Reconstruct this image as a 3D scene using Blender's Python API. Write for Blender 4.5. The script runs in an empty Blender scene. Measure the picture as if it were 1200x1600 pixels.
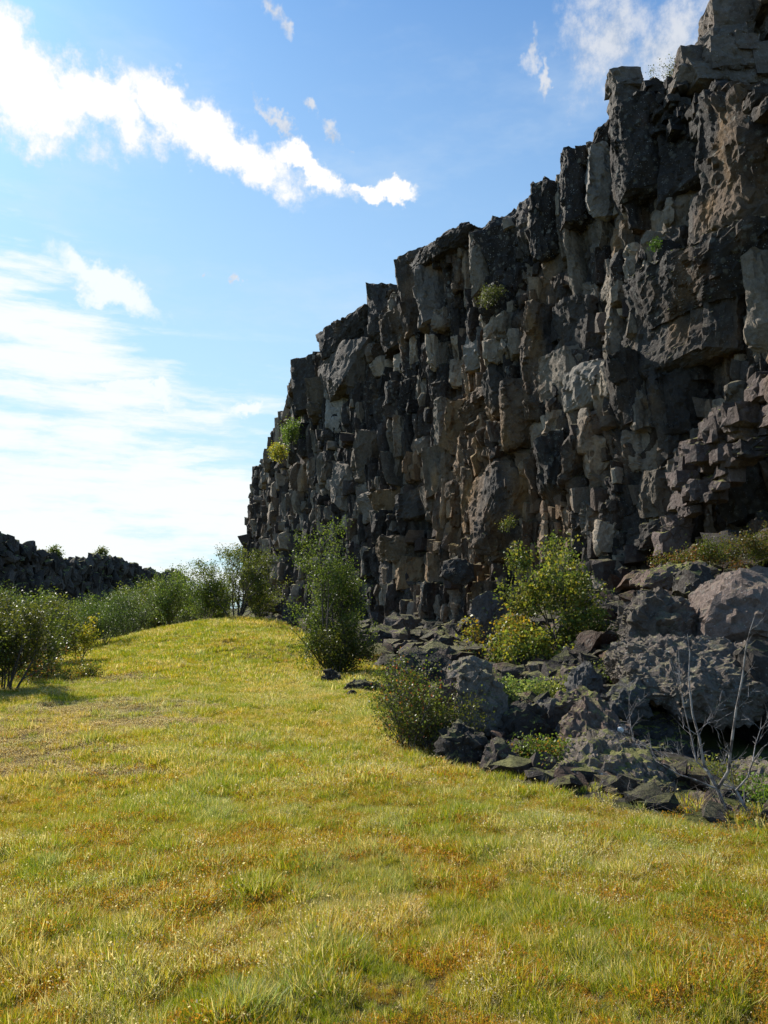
import bpy, bmesh, math
import numpy as np
from mathutils import Vector

R = math.radians
rng = np.random.default_rng(7)
SC = bpy.context.scene
COL = SC.collection

# ------------------------------------------------------------------ camera
EYE = 1.65
FPX = 1244.0
PITCH = math.atan(150 / FPX)
cam_d = bpy.data.cameras.new('camera')
cam_d.sensor_fit = 'VERTICAL'
cam_d.sensor_height = 36.0
cam_d.lens = 36.0 * FPX / 1600.0
cam_d.clip_start = 0.05
cam_d.clip_end = 12000
cam = bpy.data.objects.new('camera', cam_d)
cam.location = (0, 0, EYE)
cam.rotation_euler = (math.pi / 2 + PITCH, 0, 0)
COL.objects.link(cam)
SC.camera = cam

# ------------------------------------------------------------------ light
SUN_AZ, SUN_EL = -43.0, 39.0          # degrees; azimuth from the view direction, negative is to the left
SKY_STRENGTH = 0.08
SUN_STRENGTH = 5.0
EXPOSURE = 0.62
world = bpy.data.worlds.new('World')
SC.world = world
world.use_nodes = True
sun_d = bpy.data.lights.new('sun', 'SUN')
sun_d.energy = SUN_STRENGTH
sun_d.angle = R(0.5)
sun_d.color = (1.0, 0.94, 0.84)
sun = bpy.data.objects.new('sun', sun_d)
_s = Vector((math.sin(R(SUN_AZ)) * math.cos(R(SUN_EL)), math.cos(R(SUN_AZ)) * math.cos(R(SUN_EL)), math.sin(R(SUN_EL))))
sun.rotation_euler = _s.to_track_quat('Z', 'Y').to_euler()
COL.objects.link(sun)
SC.view_settings.view_transform = 'Standard'
SC.view_settings.look = 'None'
SC.view_settings.exposure = EXPOSURE
SC.view_settings.gamma = 1
SC.view_settings.use_curve_mapping = False
SC.cycles.max_bounces = 4
SC.cycles.diffuse_bounces = 3
SC.cycles.transparent_max_bounces = 8


# ------------------------------------------------------------------ a ray of the photograph's viewpoint -> direction
def ray(px, py):
    a = (px - 600) / FPX
    b = (800 - py) / FPX
    c, s = math.cos(PITCH), math.sin(PITCH)
    return np.array([a, c - b * s, s + b * c])


def at(px, py, depth):
    d = ray(px, py)
    return np.array([0, 0, EYE]) + d * (depth / d[1])


# ------------------------------------------------------------------ node helper
class NT:
    def __init__(s, tree):
        s.t = tree
        s.n = tree.nodes
        s.l = tree.links

    def node(s, typ, **kw):
        n = s.n.new(typ)
        for k, v in kw.items():
            setattr(n, k, v)
        return n

    def link(s, a, b):
        s.l.new(a, b)

    def setin(s, sock, v):
        if isinstance(v, bpy.types.NodeSocket):
            s.l.new(v, sock)
        elif v is not None:
            sock.default_value = v

    def math(s, op, a, b=None, c=None, clamp=False):
        n = s.node('ShaderNodeMath', operation=op, use_clamp=clamp)
        s.setin(n.inputs[0], a)
        if b is not None: s.setin(n.inputs[1], b)
        if c is not None: s.setin(n.inputs[2], c)
        return n.outputs[0]

    def vmath(s, op, a, b=None, scale=None):
        n = s.node('ShaderNodeVectorMath', operation=op)
        s.setin(n.inputs[0], a)
        if b is not None: s.setin(n.inputs[1], b)
        if scale is not None: s.setin(n.inputs['Scale'], scale)
        return n.outputs['Value'] if op in ('LENGTH', 'DOT_PRODUCT', 'DISTANCE') else n.outputs['Vector']

    def noise(s, vec, scale, detail=4, rough=0.55, dist=0.0, out='Fac'):
        n = s.node('ShaderNodeTexNoise')
        s.setin(n.inputs['Vector'], vec)
        n.inputs['Scale'].default_value = scale
        n.inputs['Detail'].default_value = detail
        n.inputs['Roughness'].default_value = rough
        n.inputs['Distortion'].default_value = dist
        return n.outputs[out]

    def voro(s, vec, scale, feature='F1', out='Distance', rnd=1.0):
        n = s.node('ShaderNodeTexVoronoi', feature=feature)
        s.setin(n.inputs['Vector'], vec)
        n.inputs['Scale'].default_value = scale
        n.inputs['Randomness'].default_value = rnd
        return n.outputs[out]

    def mapr(s, v, a, b, c=0.0, d=1.0, smooth=True):
        n = s.node('ShaderNodeMapRange', interpolation_type='SMOOTHSTEP' if smooth else 'LINEAR')
        s.setin(n.inputs[0], v)
        for i, q in enumerate((a, b, c, d)):
            s.setin(n.inputs[i + 1], q)
        return n.outputs[0]

    def mix(s, f, a, b, blend='MIX'):
        n = s.node('ShaderNodeMix', data_type='RGBA', blend_type=blend)
        s.setin(n.inputs[0], f)
        for sock, v in ((n.inputs[6], a), (n.inputs[7], b)):
            if isinstance(v, tuple) and len(v) == 3: v = (*v, 1)
            s.setin(sock, v)
        return n.outputs[2]

    def attr(s, name, out='Color'):
        n = s.node('ShaderNodeAttribute', attribute_name=name)
        return n.outputs[out]


# ------------------------------------------------------------------ sky with clouds
def build_world():
    T = NT(world.node_tree)
    T.n.clear()
    out = T.node('ShaderNodeOutputWorld')
    bg = T.node('ShaderNodeBackground')
    bg.inputs['Strength'].default_value = SKY_STRENGTH
    T.link(bg.outputs[0], out.inputs[0])
    sky = T.node('ShaderNodeTexSky', sky_type='NISHITA')
    sky.sun_disc = False
    sky.sun_elevation = R(SUN_EL)
    sky.sun_rotation = R(SUN_AZ)
    sky.altitude = 100
    sky.air_density = 1.0
    sky.dust_density = 0.6
    sky.ozone_density = 1.6
    tc = T.node('ShaderNodeTexCoord')
    d = tc.outputs['Generated']
    sep = T.node('ShaderNodeSeparateXYZ')
    T.link(d, sep.inputs[0])
    x, y, z = sep.outputs
    az = T.math('ARCTAN2', x, y)
    el = T.math('ARCSINE', z)
    comb = T.node('ShaderNodeCombineXYZ')
    T.link(az, comb.inputs[0]); T.link(el, comb.inputs[1])
    ae = comb.outputs[0]

    def aep(px, py):
        v = ray(px, py); v = v / np.linalg.norm(v)
        return math.atan2(v[0], v[1]), math.asin(v[2])

    def ell(px, py, rx, ry, rot, vec=None):
        # soft ellipse in azimuth / elevation; rot degrees, positive = falls towards the right
        a, e = aep(px, py)
        m = T.node('ShaderNodeMapping', vector_type='TEXTURE')
        T.link(vec if vec is not None else ae, m.inputs[0])
        m.inputs['Location'].default_value = (a, e, 0)
        m.inputs['Rotation'].default_value = (0, 0, R(-rot))
        m.inputs['Scale'].default_value = (rx / FPX, ry / FPX, 1)
        return T.math('SUBTRACT', 1.0, T.vmath('LENGTH', m.outputs[0]))

    def mx(lst):
        r = lst[0]
        for q in lst[1:]:
            r = T.math('MAXIMUM', r, q)
        return r

    def stretch(ang, sx, sy):
        m = T.node('ShaderNodeMapping', vector_type='POINT')
        T.link(ae, m.inputs[0])
        m.inputs['Rotation'].default_value = (0, 0, R(ang))
        m.inputs['Scale'].default_value = (sx, sy, 1)
        return m.outputs[0]
    # warped coordinates give ragged outlines
    wn = T.noise(ae, 11, 5, 0.66, out='Color')
    warp = T.vmath('SCALE', T.vmath('SUBTRACT', wn, (0.5, 0.5, 0.5)), scale=0.11)
    wv = T.vmath('ADD', ae, warp)
    nf = T.noise(ae, 30, 6, 0.66)
    nfc = T.math('SUBTRACT', nf, 0.5)
    puffs = mx([ell(-10, 105, 190, 80, 16, wv), ell(150, 155, 120, 54, 22, wv), ell(335, 222, 200, 46, 19, wv), ell(262, 172, 70, 40, 10, wv),
                ell(478, 262, 95, 22, 26, wv), ell(590, 299, 95, 15, 8, wv)])
    cum = T.mapr(T.math('MULTIPLY_ADD', nfc, 1.35, puffs), -0.02, 0.52)
    soft = mx([ell(955, 55, 90, 100, 0, wv), ell(1040, 100, 105, 75, -20, wv), ell(835, 70, 13, 34, 20, wv), ell(852, 104, 9, 26, 0, wv),
               ell(425, 28, 17, 28, -20, wv), ell(435, 192, 62, 11, 48, wv), ell(520, 208, 30, 12, 25, wv), ell(370, 443, 9, 13, -20, wv), ell(317, 428, 8, 6, 0, wv), ell(480, 172, 20, 10, 20, wv)])
    sf = T.mapr(T.math('MULTIPLY_ADD', nfc, 1.7, soft), 0.0, 0.95, 0, 0.85)
    # low streaky stratus, brightest towards the sun
    st = T.noise(T.vmath('ADD', stretch(10, 3.0, 17), T.vmath('SCALE', warp, scale=1.6)), 1.6, 6, 0.62)
    low = mx([ell(60, 800, 600, 260, 0), ell(0, 500, 360, 140, 26)])
    streak = T.mapr(T.math('MULTIPLY_ADD', T.mapr(low, -0.1, 0.9), 0.24, st), 0.50, 0.74, 0, 0.92)
    streak = T.math('MULTIPLY', streak, T.mapr(low, -0.35, 0.3))
    defined = mx([ell(205, 612, 100, 18, 8, wv), ell(385, 627, 58, 19, 2, wv), ell(165, 440, 105, 30, 24, wv)])
    streak = T.math('MAXIMUM', streak, T.mapr(T.math('MULTIPLY_ADD', nfc, 0.9, defined), 0.0, 0.6, 0, 0.85))
    cir = T.noise(T.vmath('ADD', stretch(62, 2.2, 7), warp), 1.3, 5, 0.66)
    cirm = T.math('MULTIPLY', T.mapr(cir, 0.44, 0.80, 0, 0.38), T.mapr(el, 1.3, 0.3))
    sunward = T.math('MULTIPLY_ADD', T.math('COSINE', T.math('SUBTRACT', az, R(SUN_AZ))), 0.5, 0.5)
    lowv = T.mapr(el, 0.78, 0.08, 0.04, 1.0, False)
    veil = T.math('MULTIPLY', lowv, T.mapr(sunward, 0.5, 1.0, 0.30, 0.95))
    gen = T.math('MULTIPLY', T.mapr(T.noise(T.vmath('ADD', d, T.vmath('SCALE', warp, scale=0.6)), 2.3, 4, 0.6), 0.60, 0.72, 0, 0.8), T.mapr(T.math('ABSOLUTE', az), 0.62, 0.85))
    gen = T.math('MULTIPLY', gen, T.mapr(el, 0.03, 0.2))
    k = 0.66 / SKY_STRENGTH
    base = T.mix(1.0, sky.outputs[0], (0.56, 1.02, 1.42), 'MULTIPLY')
    c = T.mix(veil, base, (0.66 * k, 0.90 * k, 0.97 * k))
    c = T.mix(cirm, c, (0.72 * k, 0.84 * k, 0.95 * k))
    c = T.mix(streak, c, (1.0 * k, 1.03 * k, 1.02 * k))
    shade = T.mix(T.mapr(nf, 0.3, 0.6), (0.50 * k, 0.57 * k, 0.68 * k), (0.78 * k, 0.80 * k, 0.84 * k))
    c = T.mix(sf, c, shade)
    c = T.mix(cum, c, T.mix(T.mapr(T.math('MULTIPLY_ADD', nfc, 0.9, puffs), 0.1, 0.5), (0.86 * k, 0.90 * k, 0.95 * k), (1.06 * k, 1.05 * k, 1.04 * k)))
    c = T.mix(gen, c, (0.75 * k, 0.78 * k, 0.82 * k))
    T.link(c, bg.inputs['Color'])


build_world()


# ------------------------------------------------------------------ numpy noise
def _hash(ix, iy, iz, s=0):
    h = (ix.astype(np.int64) * 374761393 + iy.astype(np.int64) * 668265263 + iz.astype(np.int64) * 2147483647 + s * 974634777) & 0xffffffff
    h = ((h ^ (h >> 13)) * 1274126177) & 0xffffffff
    h = ((h ^ (h >> 16)) * 2246822519) & 0xffffffff
    return ((h ^ (h >> 15)) & 0xffffff) / float(0xffffff)


def vnoise(p, s=0):
    p = np.atleast_2d(p)
    i = np.floor(p).astype(np.int64)
    f = p - i
    f = f * f * (3 - 2 * f)
    r = 0
    for dx in (0, 1):
        wx = f[:, 0] if dx else 1 - f[:, 0]
        for dy in (0, 1):
            wy = f[:, 1] if dy else 1 - f[:, 1]
            for dz in (0, 1):
                wz = f[:, 2] if dz else 1 - f[:, 2]
                r = r + wx * wy * wz * _hash(i[:, 0] + dx, i[:, 1] + dy, i[:, 2] + dz, s)
    return r * 2 - 1


def fbm(p, oct=4, s=0, gain=0.5):
    a, r, t = 1.0, 0, 0
    for k in range(oct):
        r = r + a * vnoise(p * (2.03 ** k) + 17.3 * k, s + k)
        t += a
        a *= gain
    return r / t


def worley(p, s=0):
    i = np.floor(p - 0.5).astype(np.int64)
    best = np.full(len(p), 9.0)
    for dx in (0, 1):
        for dy in (0, 1):
            for dz in (0, 1):
                c = i + np.array([dx, dy, dz])
                q = np.stack([c[:, k] + 0.15 + 0.7 * _hash(c[:, 0], c[:, 1], c[:, 2], s + 31 * k) for k in range(3)], 1)
                best = np.minimum(best, ((p - q) ** 2).sum(1))
    return np.sqrt(best)


def chips(p, s=0):
    """planar chips: every cell of the stone breaks along its own tilted plane"""
    i = np.floor(p - 0.5).astype(np.int64)
    best = np.full(len(p), 9.0); val = np.zeros(len(p))
    for dx in (0, 1):
        for dy in (0, 1):
            for dz in (0, 1):
                c = i + np.array([dx, dy, dz])
                h = [_hash(c[:, 0], c[:, 1], c[:, 2], s + 31 * k) for k in range(7)]
                r = p - np.stack([c[:, k] + 0.15 + 0.7 * h[k] for k in range(3)], 1)
                d = (r ** 2).sum(1)
                m = d < best
                v = (h[3] * 2 - 1) * 0.5 + (h[4] * 2 - 1) * r[:, 0] + (h[5] * 2 - 1) * r[:, 1] + (h[6] * 2 - 1) * 0.8 * r[:, 2]
                val = np.where(m, v, val); best = np.where(m, d, best)
    return val


def n1(x, s=0):
    x = np.atleast_1d(np.asarray(x, float))
    return vnoise(np.stack([x, np.zeros_like(x) + 0.37, np.zeros_like(x) + 0.61], 1), s)


def n2(x, y, s=0, oct=3):
    x = np.atleast_1d(np.asarray(x, float)); y = np.atleast_1d(np.asarray(y, float))
    x, y = np.broadcast_arrays(x, y)
    return fbm(np.stack([x.ravel(), y.ravel(), np.zeros(x.size) + 0.4], 1), oct, s).reshape(x.shape)


# ------------------------------------------------------------------ meshes
def new_mesh(name, verts, faces, mat=None, colors=None, extra=None, smooth=False, sharp=None, uni=None):
    """verts (n,3), faces (m,k) array or list of arrays"""
    me = bpy.data.meshes.new(name)
    if isinstance(faces, np.ndarray):
        faces = [faces]
    verts = np.asarray(verts, np.float32)
    me.vertices.add(len(verts))
    me.vertices.foreach_set('co', verts.ravel())
    nl = sum(f.size for f in faces)
    npoly = sum(len(f) for f in faces)
    me.loops.add(nl)
    me.loops.foreach_set('vertex_index', np.concatenate([f.ravel() for f in faces]).astype(np.int32))
    me.polygons.add(npoly)
    tot = np.concatenate([np.full(len(f), f.shape[1]) for f in faces]).astype(np.int32)
    start = np.concatenate([[0], np.cumsum(tot)[:-1]]).astype(np.int32)
    me.polygons.foreach_set('loop_start', start)
    me.polygons.foreach_set('loop_total', tot)
    if smooth:
        me.polygons.foreach_set('use_smooth', np.ones(npoly, bool))
    me.update(calc_edges=True)
    if sharp is not None:
        me.set_sharp_from_angle(angle=sharp)
    if colors is not None:
        a = me.attributes.new('tint', 'FLOAT_COLOR', 'POINT')
        c = np.ones((len(verts), 4), np.float32); c[:, :3] = colors
        a.data.foreach_set('color', c.ravel())
    for k, v in (extra or {}).items():
        a = me.attributes.new(k, 'FLOAT', 'POINT')
        a.data.foreach_set('value', np.asarray(v, np.float32))
    if mat: me.materials.append(mat)
    return me


def link(name, data, parent=None, loc=None, **props):
    o = bpy.data.objects.new(name, data)
    COL.objects.link(o)
    if parent: o.parent = parent
    if loc is not None: o.location = loc
    for k, v in props.items():
        if v is not None: o[k] = v
    return o


# ------------------------------------------------------------------ materials
def rock_material(name, bump=1.0, fine=1.0):
    m = bpy.data.materials.new(name); m.use_nodes = True
    T = NT(m.node_tree)
    b = T.n['Principled BSDF']
    b.inputs['Roughness'].default_value = 0.86
    b.inputs['Specular IOR Level'].default_value = 0.3
    geo = T.node('ShaderNodeNewGeometry')
    P = geo.outputs['Position']
    tint = T.attr('tint')
    lich = T.attr('lichen', 'Fac')
    moss = T.attr('moss', 'Fac')
    nA = T.noise(P, 1.1, 5, 0.6)
    nB = T.noise(P, 7.0 * fine, 6, 0.7)
    nC = T.noise(P, 34.0 * fine, 4, 0.7)
    v = T.math('MULTIPLY_ADD', nB, 1.5, 0.25)
    v = T.math('MULTIPLY', v, T.math('MULTIPLY_ADD', nA, 0.9, 0.55))
    v = T.math('MULTIPLY', v, T.math('MULTIPLY_ADD', nC, 0.8, 0.6))
    vv = T.node('ShaderNodeCombineXYZ')
    for i in range(3): T.link(v, vv.inputs[i])
    c = T.mix(1.0, tint, vv.outputs[0], 'MULTIPLY')
    # reddish oxidised patches
    c = T.mix(T.mapr(T.noise(P, 0.7, 5, 0.7), 0.56, 0.72, 0, 0.35), c, (0.10, 0.052, 0.034))
    # crustose lichen: pale spots
    sp = T.math('ADD', T.voro(P, 13 * fine), T.math('MULTIPLY', T.noise(P, 5, 4, 0.6), 0.75))
    lm = T.math('MULTIPLY', T.mapr(sp, 0.55, 0.44), lich)
    c = T.mix(lm, c, (0.36, 0.36, 0.34))
    sp2 = T.math('ADD', T.voro(P, 3.1 * fine), T.math('MULTIPLY', T.noise(P, 11, 5, 0.7), 0.8))
    c = T.mix(T.math('MULTIPLY', T.mapr(sp2, 0.72, 0.56, 0, 0.75), lich), c, (0.16, 0.155, 0.13))
    # moss cushions on surfaces that look up
    sx = T.node('ShaderNodeSeparateXYZ'); T.link(geo.outputs['Normal'], sx.inputs[0])
    up = T.math('ADD', sx.outputs[2], T.math('MULTIPLY', T.math('SUBTRACT', T.noise(P, 4.5, 5, 0.65), 0.5), 1.6))
    mm = T.math('MULTIPLY', T.mapr(T.math('ADD', up, T.math('MULTIPLY', T.math('SUBTRACT', T.noise(P, 16, 5, 0.8), 0.5), 1.5)), 0.70, 0.86), moss)
    mcol = T.mix(T.mapr(T.noise(P, 9, 5, 0.75), 0.36, 0.62), (0.12, 0.13, 0.012), (0.34, 0.33, 0.09))
    c = T.mix(mm, c, mcol)
    T.link(c, b.inputs['Base Color'])
    h = T.math('ADD', T.math('MULTIPLY', T.noise(P, 5 * fine, 8, 0.68), 0.09 * bump), T.math('MULTIPLY', T.voro(P, 9 * fine), 0.022 * bump))
    h = T.math('ADD', h, T.math('MULTIPLY', T.noise(P, 30 * fine, 4, 0.75), 0.022 * bump))
    h = T.math('ADD', h, T.math('MULTIPLY', mm, T.math('MULTIPLY', T.noise(P, 38, 4, 0.75), 0.09)))
    bu = T.node('ShaderNodeBump')
    bu.inputs['Strength'].default_value = 1.0
    bu.inputs['Distance'].default_value = 1.0
    T.link(h, bu.inputs['Height'])
    T.link(bu.outputs[0], b.inputs['Normal'])
    return m


def leaf_material(name, trans=0.45, rough=0.5, world_var=False):
    m = bpy.data.materials.new(name); m.use_nodes = True
    T = NT(m.node_tree)
    T.n.clear()
    out = T.node('ShaderNodeOutputMaterial')
    c = T.attr('tint')
    geo = T.node('ShaderNodeNewGeometry')
    P = geo.outputs['Position']
    if world_var:
        # tone of the sward from place to place: greener, yellower, browner
        big = T.noise(P, 0.33, 4, 0.6)
        mid = T.noise(P, 1.3, 5, 0.65)
        c = T.mix(T.mapr(big, 0.42, 0.62, 0, 0.4), c, T.mix(1.0, c, (1.22, 0.92, 0.6), 'MULTIPLY'))
        c = T.mix(T.mapr(mid, 0.5, 0.7, 0, 0.55), c, T.mix(1.0, c, (0.72, 0.95, 0.8), 'MULTIPLY'))
        c = T.mix(T.mapr(T.noise(T.vmath('ADD', P, (31, 7, 0)), 0.9, 5, 0.7), 0.56, 0.7, 0, 0.3), c, T.mix(1.0, c, (1.15, 0.85, 0.75), 'MULTIPLY'))
    else:
        oi = T.node('ShaderNodeObjectInfo')
        hv = T.node('ShaderNodeHueSaturation')
        T.link(c, hv.inputs['Color'])
        T.link(T.math('MULTIPLY_ADD', oi.outputs['Random'], 0.05, 0.475), hv.inputs['Hue'])
        T.link(T.math('MULTIPLY_ADD', oi.outputs['Random'], 0.4, 0.8), hv.inputs['Value'])
        c = hv.outputs[0]
    d = T.node('ShaderNodeBsdfPrincipled')
    T.link(c, d.inputs['Base Color'])
    d.inputs['Roughness'].default_value = rough
    d.inputs['Specular IOR Level'].default_value = 0.25
    t = T.node('ShaderNodeBsdfTranslucent')
    T.link(T.mix(1.0, c, (1.5, 1.5, 0.9), 'MULTIPLY'), t.inputs['Color'])
    mx = T.node('ShaderNodeMixShader')
    mx.inputs[0].default_value = trans
    T.link(d.outputs[0], mx.inputs[1]); T.link(t.outputs[0], mx.inputs[2])
    T.link(mx.outputs[0], out.inputs[0])
    return m


def bark_material(name, ca, cb, scale=14):
    m = bpy.data.materials.new(name); m.use_nodes = True
    T = NT(m.node_tree)
    b = T.n['Principled BSDF']
    b.inputs['Roughness'].default_value = 0.8
    geo = T.node('ShaderNodeNewGeometry')
    mp = T.node('ShaderNodeMapping'); mp.inputs['Scale'].default_value = (1, 1, 0.45)
    T.link(geo.outputs['Position'], mp.inputs[0])
    n = T.noise(mp.outputs[0], scale, 6, 0.7)
    T.link(T.mix(T.mapr(n, 0.38, 0.62), ca, cb), b.inputs['Base Color'])
    bu = T.node('ShaderNodeBump'); bu.inputs['Distance'].default_value = 0.01
    T.link(T.noise(mp.outputs[0], scale * 3, 4, 0.7), bu.inputs['Height'])
    T.link(bu.outputs[0], b.inputs['Normal'])
    return m


M_ROCK = rock_material('basalt', 1.0, 1.0)
M_BOULDER = rock_material('lava_boulder', 1.0, 1.6)
M_LEAF = leaf_material('leaf', 0.42, 0.45)
M_GRASS = leaf_material('grass_blade', 0.40, 0.55, True)
M_BARK = bark_material('bark', (0.05, 0.037, 0.028), (0.11, 0.09, 0.075))
M_PALE = bark_material('pale_bark', (0.07, 0.055, 0.05), (0.33, 0.30, 0.28), 22)

# ------------------------------------------------------------------ plan of the cliff
_ctrl = np.array([(16.2, 11.5), (12.3, 19.0), (10.5, 22.4), (7.75, 27.6), (3.9, 34.8), (-0.3, 42.8), (-4.2, 50.2), (-7.2, 57.5), (-9.8, 66.0), (-12.6, 76.5), (-11.5, 82.5), (-4.0, 88.0), (8.0, 92.0)])


def catmull(pts, n=40):
    out = []
    P = np.vstack([2 * pts[0] - pts[1], pts, 2 * pts[-1] - pts[-2]])
    for i in range(1, len(P) - 2):
        t = np.linspace(0, 1, n, endpoint=False)[:, None]
        a, b, c, d = P[i - 1], P[i], P[i + 1], P[i + 2]
        out.append(0.5 * (2 * b + (c - a) * t + (2 * a - 5 * b + 4 * c - d) * t ** 2 + (3 * b - a - 3 * c + d) * t ** 3))
    return np.vstack(out + [pts[-1:]])


WP = catmull(_ctrl)
WU = np.concatenate([[0], np.cumsum(np.linalg.norm(np.diff(WP, axis=0), axis=1))])
UMAX = WU[-1]
_T = np.gradient(WP, axis=0); _T /= np.linalg.norm(_T, axis=1)[:, None]


def wpos(u):
    return np.stack([np.interp(u, WU, WP[:, 0]), np.interp(u, WU, WP[:, 1])], -1)


def wtan(u):
    t = np.stack([np.interp(u, WU, _T[:, 0]), np.interp(u, WU, _T[:, 1])], -1)
    return t / np.linalg.norm(t, axis=-1, keepdims=True)


_N = np.stack([-_T[:, 1], _T[:, 0]], 1)


def hit(px, py, off=0.0):
    """where a ray meets the cliff's vertical surface -> u, z"""
    d = ray(px, py)
    Q = WP + _N * off
    ang = Q[:, 0] / Q[:, 1] - d[0] / d[1]
    k = np.where(np.sign(ang[:-1]) != np.sign(ang[1:]))[0]
    if len(k) == 0:
        return (0.0 if px > 1000 else float(WU[390])), EYE + d[2] / d[1] * 20
    k = k[0]
    f = ang[k] / (ang[k] - ang[k + 1])
    u = WU[k] + f * (WU[k + 1] - WU[k])
    Y = np.interp(u, WU, Q[:, 1])
    return float(u), float(EYE + d[2] / d[1] * Y)


SIL = [(1330, 80), (1200, 128), (1120, 140), (1046, 152), (1004, 150), (998, 148), (950, 152), (940, 178), (930, 192), (905, 205), (897, 220), (870, 226), (862, 262), (845, 270), (815, 300), (800, 312),
       (792, 318), (788, 334), (760, 338), (728, 345), (724, 368), (700, 368), (665, 374), (650, 380), (645, 398), (615, 402), (608, 416), (603, 440), (585, 446), (567, 452), (563, 470), (552, 492),
       (540, 497), (505, 508), (503, 528), (490, 548), (470, 560), (455, 566), (450, 592), (440, 600), (434, 636), (425, 645), (422, 668), (410, 690), (402, 716), (395, 724)]
_su, _sz = zip(*[hit(a, b, 0.45) for a, b in SIL])
_su = np.array(_su); _sz = np.array(_sz)
_o = np.argsort(_su); _su, _sz = _su[_o], _sz[_o]


def rim(u):
    return np.interp(u, _su, _sz)


# ------------------------------------------------------------------ terrain height
_g = []
def G(x, y, z): _g.append((x, y, z))
def GP(px, py, d): _g.append(tuple(at(px, py, d)))


for q in ((0, 0, 0), (3, 0, 0), (-3, 0, 0), (0, 3.2, 0), (-6, 5, 0), (5, 4, 0), (0, -8, 0), (-10, -4, 0), (10, -4, 0.2), (-12, 6, 0), (2.8, 6.0, 0.02), (8, 6, 0.3), (11, 8, 1.0), (14, 10, 2.2), (1.4, 7.2, 0), (0.7, 8.6, 0.02), (0, 10.5, -0.02),
          (-2.5, 9, 0), (-5, 10, 0.02), (-9, 12, -0.05), (-3.5, 15, 0.12), (0, 16, 0), (-0.7, 20.5, 0.05), (-3.2, 24, 0.62)):
    G(*q)
GP(15, 1078, 15.5); GP(130, 1030, 25); GP(250, 985, 31); GP(310, 973, 32); GP(380, 966, 31); GP(450, 985, 28); GP(520, 1030, 22.5)
for q in ((-5.5, 36, 0.75), (-9, 42, 0.35), (-12, 34, 0.0), (-14, 25, -0.5), (-20, 20, -0.6), (-22, 40, -0.8), (-16, 60, -0.6), (-30, 60, -0.8), (-13, 17, -0.25), (-40, 30, -0.8), (-26, 90, -0.6), (-50, 100, -0.8)):
    G(*q)
# talus up to the cliff's foot
GP(1200, 835, 21); GP(1050, 900, 24.6); GP(950, 940, 27.2); GP(850, 965, 30.2); GP(760, 985, 33.5); GP(700, 990, 36.0); GP(600, 985, 41.5); GP(500, 965, 49); GP(430, 948, 58); GP(400, 945, 72)
for q in ((3.2, 10.5, 0.0), (5.2, 10.8, -0.15), (7.8, 11, 0.3), (4.6, 14.5, 0.9), (7.4, 16.5, 2.0), (2.6, 14, 0.35), (2.3, 18.5, 0.55), (4.2, 21.5, 0.75), (0.9, 25, 0.35), (-1, 32, 0.6), (5, 24, 1.1), (7.5, 21.5, 2.0), (1.5, 11.5, 0.05), (-3.5, 40, 0.9), (4.1, 18.3, 0.25), (3.4, 16.2, 0.22), (5.0, 19.0, 0.7)):
    G(*q)
for q in ((60, -40, 0), (-60, -40, 0), (60, 60, 2), (20, 110, 0), (-60, 160, -1), (0, 160, -1), (60, 160, 0), (90, 0, 2), (-100, 40, -1)):
    G(*q)
_g = np.array(_g)


def _tps(r): return r * r * np.log(r + 1e-9)


_A = _g[:, :2]
_K = _tps(np.linalg.norm(_A[:, None] - _A[None], axis=2)) + np.eye(len(_A)) * 2.0
_Pm = np.hstack([np.ones((len(_A), 1)), _A])
_M = np.block([[_K, _Pm], [_Pm.T, np.zeros((3, 3))]])
_W = np.linalg.solve(_M, np.concatenate([_g[:, 2], np.zeros(3)]))

# border between the sward and the talus: grass lies on its left
EDGE = np.array([(14, -6), (9.0, 2.4), (5.2, 4.3), (2.95, 5.75), (2.1, 6.55), (1.45, 7.2), (0.75, 8.5), (0.1, 10.6), (0.1, 13), (0.55, 16.5), (0.1, 20.5), (-1.6, 25), (-3.6, 30), (-6.0, 42), (-10, 60), (-17, 80), (-20, 120)], float)


def edge_dist(x, y):
    """signed distance to EDGE, positive on the talus side"""
    p = np.stack([x, y], -1).reshape(-1, 2)
    best = np.full(len(p), 1e9); sg = np.ones(len(p))
    for a, b in zip(EDGE[:-1], EDGE[1:]):
        ab = b - a
        t = np.clip(((p - a) @ ab) / (ab @ ab), 0, 1)
        q = p - (a + t[:, None] * ab)
        d = np.linalg.norm(q, axis=1)
        s = np.sign(q[:, 0] * ab[1] - q[:, 1] * ab[0])
        m = d < best
        best[m] = d[m]; sg[m] = s[m]
    return (best * sg).reshape(np.shape(x))


def gz(x, y):
    x = np.atleast_1d(np.asarray(x, float)); y = np.atleast_1d(np.asarray(y, float))
    p = np.stack([x.ravel(), y.ravel()], 1)
    z = np.zeros(len(p))
    for i in range(0, len(p), 20000):
        q = p[i:i + 20000]
        z[i:i + 20000] = _tps(np.linalg.norm(q[:, None] - _A[None], axis=2)) @ _W[:-3] + np.hstack([np.ones((len(q), 1)), q]) @ _W[-3:]
    r = np.hypot(p[:, 0], p[:, 1] - 40)
    f = np.clip((r - 90) / 60, 0, 1)
    z = np.clip(z, -1.5, 6) * (1 - f) - 0.8 * f
    z += 0.07 * n2(p[:, 0] * 0.55, p[:, 1] * 0.55, 3) + 0.035 * n2(p[:, 0] * 1.9, p[:, 1] * 1.9, 9)
    ed = edge_dist(p[:, 0], p[:, 1])
    t = np.clip(ed / 1.5, 0, 1) * (r < 140)
    z += t * 0.22 * n2(p[:, 0] * 0.8, p[:, 1] * 0.8, 21)
    return z.reshape(x.shape)


def gz1(x, y):
    return float(gz(np.array([x]), np.array([y]))[0])


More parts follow.
